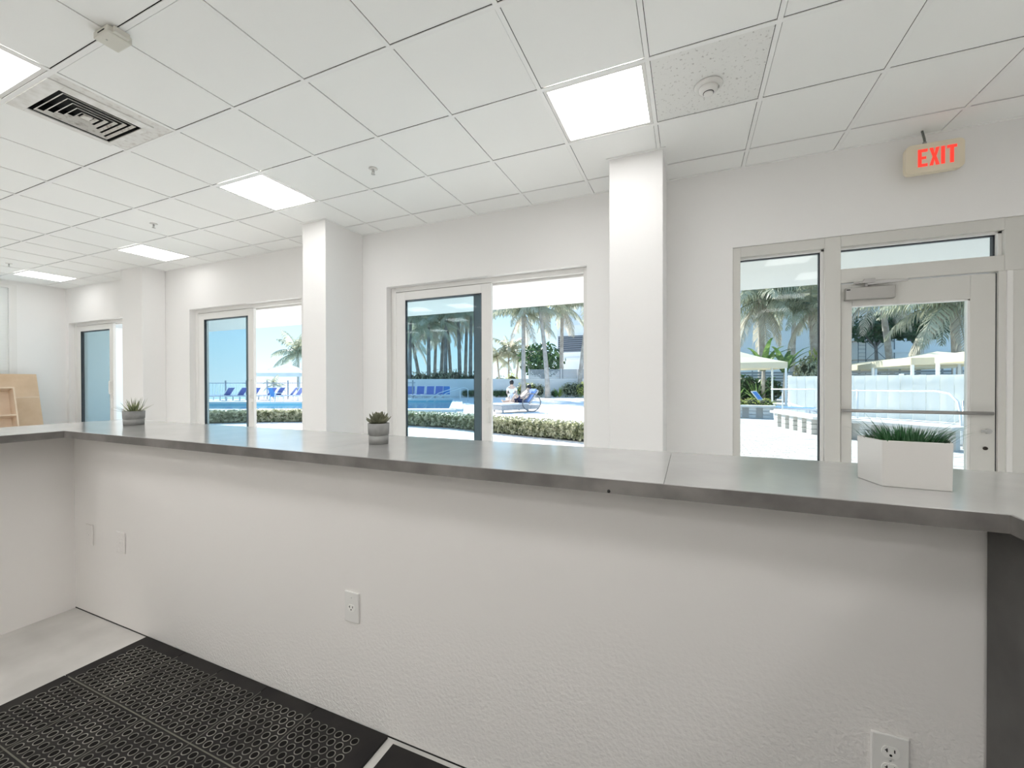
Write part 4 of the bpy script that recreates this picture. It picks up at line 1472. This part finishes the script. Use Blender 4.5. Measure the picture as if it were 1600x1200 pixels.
chair(ground_at(432, 25.6), YAW + 2.6, 'blue chair at the pool edge in front of the loungers', W_BLUEL)

# white canopy beyond the pool
def canopy(p, rz, wx, wy, eave, peak, mc, label, valance=.3, posts=True, ridge=False, group=None, mp=None):
    e = empty('canopy_tent', p, rz)
    tag(e, label, 'canopy', group)
    x, y = wx / 2, wy / 2
    r = MB()
    cs = [(-x, -y, eave), (x, -y, eave), (x, y, eave), (-x, y, eave)]
    if ridge:
        t0, t1 = (0, -y, peak), (0, y, peak)
        r.quad(cs[0], t0, t1, cs[3]); r.quad(cs[1], cs[2], t1, t0)
        r.tri(cs[0], cs[1], t0); r.tri(cs[2], cs[3], t1)
    else:
        for k in range(4):
            a_, b_ = Vector(cs[k]), Vector(cs[(k + 1) % 4])
            t = Vector((0, 0, peak))
            m0, m1 = a_.lerp(t, .5) - Vector((0, 0, .05)), b_.lerp(t, .5) - Vector((0, 0, .05))
            r.quad(a_, b_, m1, m0); r.tri(m0, m1, t)
    r.build('roof', mc, e)
    for k in range(4):
        a_, b_ = Vector(cs[k]), Vector(cs[(k + 1) % 4])
        d_ = b_ - a_
        n_v = Vector((d_.y, -d_.x, 0)).normalized()
        MB().obox((a_ + b_) / 2 - Vector((0, 0, valance / 2)) + n_v * .01, d_ / 2, n_v * .01, (0, 0, valance / 2)).build('valance', mc, e)
    if posts:
        for sx in (-1, 1):
            for sy in (-1, 1):
                MB().bar((sx * (x - .05), sy * (y - .05), 0), (sx * (x - .05), sy * (y - .05), eave), .09).build('pole', mp or W_FRAMEW, e)
    fr = MB()
    for k in range(4):
        a_, b_ = Vector(cs[k]) * .97, Vector(cs[(k + 1) % 4]) * .97
        a_.z = b_.z = eave - .04
        fr.bar(a_, b_, .05)
    fr.build('frame', W_FRAMEW, e)
    return e


canopy(ground_at(448, 40), YAW, 4.4, 3.6, 2.15, 3.05, W_WCANVAS, 'white canopy tent by the sea fence through the left sliding door', .32)
# beach fence with thin pickets and the umbrella row
bf = empty('beach_fence', site(-17, 31.0))
tag(bf, 'low thin picket fence between the pool deck and the sea', 'fence')
for k in range(13):
    MB().bar(SR * (-9 + k * 1.55), SR * (-9 + k * 1.55) + Vector((0, 0, 1.42)), .07).build('post', W_FENCEG, bf)
for zz in (1.22, .25):
    MB().bar(SR * -9.2 + Vector((0, 0, zz)), SR * 9.8 + Vector((0, 0, zz)), .03, .05).build('rail', W_FENCEG, bf)
pk = MB()
for k in range(160):
    q = SR * (-9.1 + k * .1185)
    pk.bar(q + Vector((0, 0, .2)), q + Vector((0, 0, 1.3)), .014)
o = pk.build('pickets', W_FENCEG, bf); o['kind'] = 'stuff'
palm(ground_at(427, 33.5), 1.1, (0, 0, 0), 1.1, 'tiny palm by the beach fence under the white canopy', None, 10, 91, dry=0, rad=.07)

# ------------------------------------------------------------------ the person on the wicker lounger, and a wheel
def skin_body(name, joints, edges, m, parent, sub=2):
    me = bpy.data.meshes.new(name)
    me.from_pydata([j[0] for j in joints], edges, [])
    o = bpy.data.objects.new(name, me)
    COL.objects.link(o)
    o.parent = parent
    md = o.modifiers.new('skin', 'SKIN')
    me.materials.append(m)
    for i, j in enumerate(joints):
        r = j[1]
        me.skin_vertices[0].data[i].radius = (r, r) if not isinstance(r, tuple) else r
    me.skin_vertices[0].data[0].use_root = True
    s = o.modifiers.new('sub', 'SUBSURF')
    s.levels = sub
    s.render_levels = sub
    for pl_ in me.polygons:
        pl_.use_smooth = True
    return o


W_SKIN = mat('skin', (0.62, 0.44, 0.34), .6)
W_HAIR = mat('dark_hair', (0.02, 0.017, 0.015), .6)
W_WICK = mat('grey_wicker', (0.50, 0.49, 0.48), .8, noise=(40, (0.30, 0.29, 0.29), .45, .6), bump=(60, .6, .01))
W_SHIRT = mat('white_shirt', (0.85, 0.85, 0.85), .8)
W_NAVY = mat('navy_cloth', (0.02, 0.025, 0.07), .8)
lp = at(806, 643.5, 17.9)
lp.z = 0
wl2 = empty('wicker_lounger', lp, YAW - math.pi / 2 + .62)
tag(wl2, 'grey wicker lounger with a person lying on it', 'sun lounger')
MB().box(-.38, .38, -1.0, .45, .10, .30).build('base', W_WICK, wl2, bevel=.02)
MB().box(-.36, .36, -.98, .45, .30, .38).build('cushion', mat('pale_cushion', (0.72, 0.72, 0.72), .8), wl2, bevel=.03)
for sx in (-.32, .32):
    for sy in (-.9, .4):
        MB().box(sx - .03, sx + .03, sy - .03, sy + .03, 0, .10).build('leg', W_WICK, wl2)
MB().obox((0, .72, .62), (.36, 0, 0), (0, .25, .28), (0, -.03, .03)).build('backrest', W_WICK, wl2, bevel=.02)
MB().box(-.36, .36, .45, 1.0, .10, .28).build('back_support', W_WICK, wl2)
MB().obox((0, .66, .68), (.33, 0, 0), (0, .24, .27), (0, -.03, .03)).build('back_cushion', mat('blue_towel', (0.25, 0.38, 0.70), .9), wl2, bevel=.03)
# reclining person: hips at y=.28, head up the backrest, one knee bent
pe = empty('person', wl2.location.copy(), wl2.rotation_euler.z)
tag(pe, 'person reclining on the wicker lounger with one knee raised, dark shorts', 'person')
z0 = .47
J = [((0, .28, z0), .13), ((0, .42, z0 + .13), .12), ((0, .58, z0 + .33), .14), ((0, .66, z0 + .44), .055), ((0, .70, z0 + .55), .095), ((0, .71, z0 + .63), .08),
     ((-.10, .20, z0), .09), ((-.12, -.18, z0 - .01), .065), ((-.12, -.58, z0 - .03), .042), ((-.12, -.66, z0 + .06), .035),
     ((.10, .20, z0), .09), ((.12, -.10, z0 + .28), .065), ((.12, -.34, z0 - .02), .042), ((.12, -.44, z0 - .04), .032),
     ((-.19, .56, z0 + .30), .055), ((-.27, .36, z0 + .10), .042), ((-.22, .14, z0 + .08), .032), ((-.20, .06, z0 + .08), .03),
     ((.19, .56, z0 + .30), .055), ((.28, .36, z0 + .12), .042), ((.20, .14, z0 + .12), .032), ((.18, .06, z0 + .12), .03)]
E_ = [(0, 1), (1, 2), (2, 3), (3, 4), (4, 5), (0, 6), (6, 7), (7, 8), (8, 9), (0, 10), (10, 11), (11, 12), (12, 13), (2, 14), (14, 15), (15, 16), (16, 17), (2, 18), (18, 19), (19, 20), (20, 21)]
skin_body('body', J, E_, W_SKIN, pe)
skin_body('shorts', [((0, .30, z0 + .01), .145), ((-.11, .16, z0), .105), ((-.125, -.08, z0), .085), ((.11, .16, z0 + .03), .105), ((.125, .0, z0 + .19), .085)], [(0, 1), (1, 2), (0, 3), (3, 4)], W_NAVY, pe)
MB().lathe((0, .72, z0 + .57), [(.0, .13), (.07, .11), (.105, .05), (.108, -.01), (.09, -.06)], 14, (0, .25, 1)).build('hair', W_HAIR, pe)
# second person sitting behind, seen from the side
sp = at(799.5, 632, 21.5); sp.z = 0
wc = empty('pool_stool', sp, YAW)
tag(wc, 'low white seat under the sitting person behind the wicker lounger', 'chair')
MB().box(-.3, .3, -.3, .3, .34, .42).build('seat', W_FRAMEW, wc, bevel=.02)
for sx in (-.25, .25):
    for sy in (-.25, .25):
        MB().box(sx - .03, sx + .03, sy - .03, sy + .03, 0, .34).build('leg', W_FRAMEW, wc)
p2 = empty('person', sp, YAW)
tag(p2, 'person with dark hair and white shirt sitting behind the lounger', 'person')
z0 = .54
J = [((0, 0, z0), .13), ((0, .02, z0 + .22), .12), ((0, .0, z0 + .44), .14), ((0, -.01, z0 + .56), .055), ((0, -.03, z0 + .68), .092), ((0, -.03, z0 + .76), .08),
     ((-.10, -.08, z0 - .01), .085), ((-.13, -.42, z0 - .02), .06), ((-.13, -.44, .1), .04), ((-.13, -.54, .04), .035),
     ((.10, -.08, z0 - .01), .085), ((.13, -.42, z0 - .02), .06), ((.13, -.44, .1), .04), ((.13, -.54, .04), .035),
     ((-.2, 0, z0 + .42), .055), ((-.25, -.04, z0 + .18), .042), ((-.18, -.24, z0 + .08), .032),
     ((.2, 0, z0 + .42), .055), ((.25, -.04, z0 + .18), .042), ((.18, -.24, z0 + .08), .032)]
E_ = [(0, 1), (1, 2), (2, 3), (3, 4), (4, 5), (0, 6), (6, 7), (7, 8), (8, 9), (0, 10), (10, 11), (11, 12), (12, 13), (2, 14), (14, 15), (15, 16), (2, 17), (17, 18), (18, 19)]
skin_body('body', J, E_, W_SKIN, p2)
skin_body('shirt', [((0, 0, z0 + .06), .15), ((0, .02, z0 + .25), .145), ((0, 0, z0 + .44), .155), ((-.2, 0, z0 + .40), .075), ((-.24, -.02, z0 + .26), .06), ((.2, 0, z0 + .40), .075), ((.24, -.02, z0 + .26), .06)], [(0, 1), (1, 2), (2, 3), (3, 4), (2, 5), (5, 6)], W_SHIRT, p2)
skin_body('trousers', [((0, 0, z0), .145), ((-.11, -.12, z0), .1), ((-.13, -.40, z0 - .02), .075), ((-.13, -.43, .2), .055), ((.11, -.12, z0), .1), ((.13, -.40, z0 - .02), .075), ((.13, -.43, .2), .055)], [(0, 1), (1, 2), (2, 3), (0, 4), (4, 5), (5, 6)], W_SHIRT, p2)
MB().lathe((0, -.01, z0 + .70), [(.0, .14), (.07, .12), (.105, .06), (.108, -.02), (.08, -.10)], 14).build('hair', W_HAIR, p2)
# bicycle wheel-like ring beside the lounger
rp_ = at(830.5, 644, 17.6); rp_.z = 0
wh = empty('wheel', rp_, YAW)
tag(wh, 'thin grey wheel standing beside the wicker lounger', 'wheel')
FRM = (Vector((1, 0, 0)), Vector((0, 0, 1)), Vector((0, -1, 0)))
MB().ring((0, 0, .40), .385, .016, 40, 6, frame=FRM).build('tire', mat('grey_tire', (0.16, 0.16, 0.16), .6), wh)
MB().ring((0, 0, .40), .362, .008, 40, 4, frame=FRM).build('rim', W_STEEL, wh)
MB().lathe((0, -.03, .40), [(.02, 0), (.02, .06)], 10, (0, 1, 0)).build('hub', W_STEEL, wh)
for k in range(12):
    t = k * math.pi / 6
    MB().tube([(0, 0, .40), (math.cos(t) * .36, 0, .40 + math.sin(t) * .36)], .0016, 4).build('spoke', W_STEEL, wh)

# ------------------------------------------------------------------ right-hand terrace seen through the glass door
# block benches
def bench(p0, p1, label, h=.44):
    p0, p1 = Vector(p0), Vector(p1)
    d_ = p1 - p0
    L = d_.length
    d_.normalize()
    nrm = Vector((-d_.y, d_.x, 0))
    e = empty('block_bench', p0)
    tag(e, label, 'bench')
    MB().obox(d_ * L / 2 + nrm * .06 + Vector((0, 0, (h - .07) / 2)), d_ * L / 2, nrm * .07, (0, 0, (h - .07) / 2)).build('back_wall', W_BLOCK, e)
    MB().obox(d_ * L / 2 + Vector((0, 0, h - .035)), d_ * (L / 2 + .05), nrm * .24, (0, 0, .035)).build('cap', W_BLOCK, e, bevel=.008)
    n = max(2, int(L / .42))
    for k in range(n):
        c = d_ * ((k + .5) * L / n)
        for q in range(3):
            hh = (h - .07) / 3
            MB().obox(c - nrm * .10 + Vector((0, 0, hh * (q + .5))), d_ * .105, nrm * .09, (0, 0, hh / 2 - .006)).build('block', W_BLOCK, e)
    return e


bench((2.40, 14.1, 0), (2.92, 12.0, 0), 'white block bench wall outside, seen through the sidelight')
bench((2.92, 12.0, 0), (3.4, 11.4, 0), 'short white block bench wall between the sidelight and the door')
bench((3.4, 11.4, 0), (4.5, 10.2, 0), 'white block bench wall seen low through the glass door behind the planter')
bench((1.0, 16.9, 0), (2.67, 16.7, 0), 'farther white block bench wall with yellow flowers behind')
for k, xx in enumerate((1.15, 1.6, 2.05, 2.5)):
    shrub('flower_clump', (xx, 17.2, .22), .34, .24, W_LEAFY, f'yellow-green flower clump behind the far bench, {ORD[k]} from the left', 420, .13, 'flower clumps behind the far bench', 'flowers')

# white corrugated fence
F0, F1 = Vector((3.72, 20.0, 0)), Vector((9.2, 15.6, 0))
wf = empty('vinyl_fence', F0)
tag(wf, 'white upright-board fence crossing behind the terrace handrail', 'fence')
d_ = (F1 - F0); L = d_.length; d_.normalize(); nrm = Vector((-d_.y, d_.x, 0))
if nrm.y > 0:
    nrm = -nrm
nn = 44
sl = MB().obox((0, 0, 0), (L / nn * .485, 0, 0), (0, .02, 0), (0, 0, .735)).mesh('plank', W_VINYL)
az = math.atan2(d_.y, d_.x)
for k in range(nn):
    c = d_ * ((k + .5) * L / nn) + nrm * (.022 if k % 2 else -.012) + Vector((0, 0, .74 + rp.uniform(-.006, .006)))
    put(sl, 'plank', wf, c, (0, 0, az))
for zz in (.35, 1.2):
    MB().obox(d_ * L / 2 - nrm * .05 + Vector((0, 0, zz)), d_ * L / 2, nrm * .025, (0, 0, .05)).build('rail', W_VINYL, wf)
for k in range(5):
    MB().obox(d_ * (L * k / 4) - nrm * .08 + Vector((0, 0, .76)), d_ * .05, nrm * .05, (0, 0, .76)).build('post', W_VINYL, wf)
# lower inner white wall with lit openings in front of the fence
# handrails
hr_ = empty('handrail', Vector((3.0, 12.8, 0)))
tag(hr_, 'long white pipe handrail across the terrace ending in a bend', 'handrail')
H0 = Vector((3.0, 12.8, 0))
pts = [at(1205, 609, 13.4), at(1280, 610, 12.2), at(1335, 612, 11.4), at(1420, 613, 9.8), at(1462, 613, 9.0), at(1484, 617, 8.6), at(1497, 630, 8.4), at(1501, 645, 8.3), at(1503, 672, 8.25), at(1503, 704, 8.2)]
MB().tube([p - H0 for p in pts], .021, 8).build('top_rail', W_FRAMEW, hr_)
for k, (u, D) in enumerate(((1223, 13.1), (1340, 11.3))):
    p = at(u, 610, D) - H0
    MB().tube([p, Vector((p.x, p.y, 0))], .02, 8).build('post', W_FRAMEW, hr_)
q = at(1503, 704, 8.2)
MB().box(q.x - H0.x - .06, q.x - H0.x + .06, q.y - H0.y - .06, q.y - H0.y + .06, 0, .03).build('base_plate', W_ALU, hr_)
hr2 = empty('handrail', at(1503, 690, 8.0))
tag(hr2, 'short steel rail loop at the right edge of the glass door', 'handrail')
b0 = at(1503, 690, 8.0)
MB().tube([at(1506, 628, 7.8) - b0, at(1507, 680, 7.8) - b0, at(1510, 692, 7.7) - b0, at(1522, 697, 7.5) - b0, at(1540, 698, 7.2) - b0], .02, 8).build('rail', W_STEEL, hr2)
q = at(1507, 705, 7.8)
MB().tube([at(1507, 672, 7.8) - b0, Vector((q.x, q.y, 0)) - b0], .02, 8).build('post', W_STEEL, hr2)
hr3 = empty('handrail', Vector((4.4, 16.5, 0)))
tag(hr3, 'slanting white ramp rail in front of the board fence', 'handrail')
b0 = Vector((4.4, 16.5, 0))
MB().tube([at(1233, 631, 16.3) - b0, at(1286, 648, 13.8) - b0], .03, 8).build('rail', W_FRAMEW, hr3)
for u, vv, D in ((1236, 632, 16.2), (1283, 647, 13.9)):
    p = at(u, vv, D) - b0
    MB().tube([p, Vector((p.x, p.y, 0))], .025, 8).build('post', W_FRAMEW, hr3)

# beige canopies
canopy((2.55, 27.6, 0), 0, 4.3, 4.0, 2.28, 3.05, W_CANVAS, 'beige canopy tent with white pole in the sidelight', .32)
canopy((10.3, 19.0, 0), 0, 3.4, 3.7, 2.25, 2.6, W_CANVAS, 'beige canopy tent nearest the house in the glass door', .30)
canopy((10.3, 24.8, 0), 0, 3.4, 4.2, 2.25, 2.6, W_CANVAS, 'beige canopy tent in the middle of the glass door', .30)
canopy((11.3, 33.5, 0), 0, 3.4, 8.0, 2.25, 2.6, W_CANVAS, 'long beige canopy tent farthest back in the glass door', .30, ridge=True)

# planting behind the sidelight bench
def banana(p, h, label, seed):
    e = empty('banana_plant', p)
    tag(e, label, 'plant')
    r = random.Random(seed)
    MB().tube([(0, 0, 0), (0.03, 0, h * .55)], [.13, .08], 8).build('stem', W_TRUNK, e)
    for k in range(9):
        a = k * 2.4 + r.uniform(-.3, .3)
        t = r.uniform(.25, .8)
        d0 = Vector((math.cos(a) * math.sin(t), math.sin(a) * math.sin(t), math.cos(t)))
        b = MB()
        blade(b, (0, 0, h * .5), d0, h * r.uniform(.55, .75), .22, 1.1, 7)
        b.build('leaf', W_LEAFM, e)


banana(Vector((5.3, 29.6, 0)), 3.6, 'banana plant with big drooping green leaves behind the beige canopy', 81)
banana(Vector((4.3, 30.5, 0)), 3.9, 'taller banana plant left of the thick palm in the sidelight', 82)
shrub('shrub', ground_at(1262, 25.5), .8, 1.45, W_LEAFG, 'large pale leafy shrub over the fence end in the sidelight', 700, .16)
shrub('shrub', ground_at(1277, 27), .6, 1.95, W_LEAFY, 'tall yellow-green bush at the right edge of the sidelight', 700, .16)
for k, (xx, yy, rx, rz, m_) in enumerate(((1.0, 31.5, .9, 1.0, W_LEAFD), (2.2, 31.8, .9, 1.1, W_LEAFD), (3.4, 31.5, .9, .9, W_LEAFD), (4.7, 31.2, .8, .8, W_LEAFD))):
    shrub('shrub', (xx, yy, 0), rx, rz, m_, f'dark bush in the shade under the beige canopy, {ORD[k]} from the left', 500, .2, 'dark bushes under the canopy')
for k, (xx, yy) in enumerate(((1.9, 30.3), (2.9, 30.6), (3.9, 30.2))):
    spiky((xx, yy, 0), 16, 1.5, W_LEAFM, f'tall leafy plant below the beige canopy, {ORD[k]} from the left', 85 + k, w=.09)
gf = empty('slat_fence', Vector((7.0, 33.2, 0)))
tag(gf, 'dark grey horizontal slat fence behind the terrace planting', 'fence')
for k in range(9):
    MB().box(-5, 9, 0, .03, .25 + k * .19, .39 + k * .19).build('slat', W_FENCEG, gf)
for k in range(8):
    MB().box(-5 + k * 2, -4.92 + k * 2, .03, .1, 0, 2.0).build('post', W_FENCEG, gf)
for k, (xx, yy) in enumerate(((12.5, 30.5), (12.8, 27.5), (12.6, 24.5), (12.3, 21.5), (12.2, 18.5))):
    shrub('shrub', (xx, yy, 0), .95, .78, W_LEAFM, f'green bush behind the beige canopies, {ORD[k]} from the back', 500, .2, 'bushes behind the canopies')

# blue chairs near the far bench
def arm_lounge(p, rz, label, m_):
    lounger(p, rz, label, None, .95, m_)


arm_lounge(Vector((1.55, 21.6, 0)), -.5, 'blue lounger behind the flowers at the left of the sidelight', W_BLUEL)
arm_lounge(Vector((2.9, 17.6, 0)), 1.2, 'light blue lounger behind the near bench in the sidelight', W_BLUEL)
um = empty('folded_umbrella', Vector((1.35, 23.2, 0)))
tag(um, 'closed pale blue umbrella standing behind the blue lounger', 'umbrella')
MB().tube([(0, 0, 0), (0, 0, 1.9)], .025, 8).build('pole', W_FRAMEW, um)
MB().lathe((0, 0, .55), [(.12, 0), (.30, .25), (.20, .8), (.05, 1.35), (0, 1.4)], 12).build('cloth', mat('pale_blue_cloth', (0.50, 0.62, 0.80), .8), um)
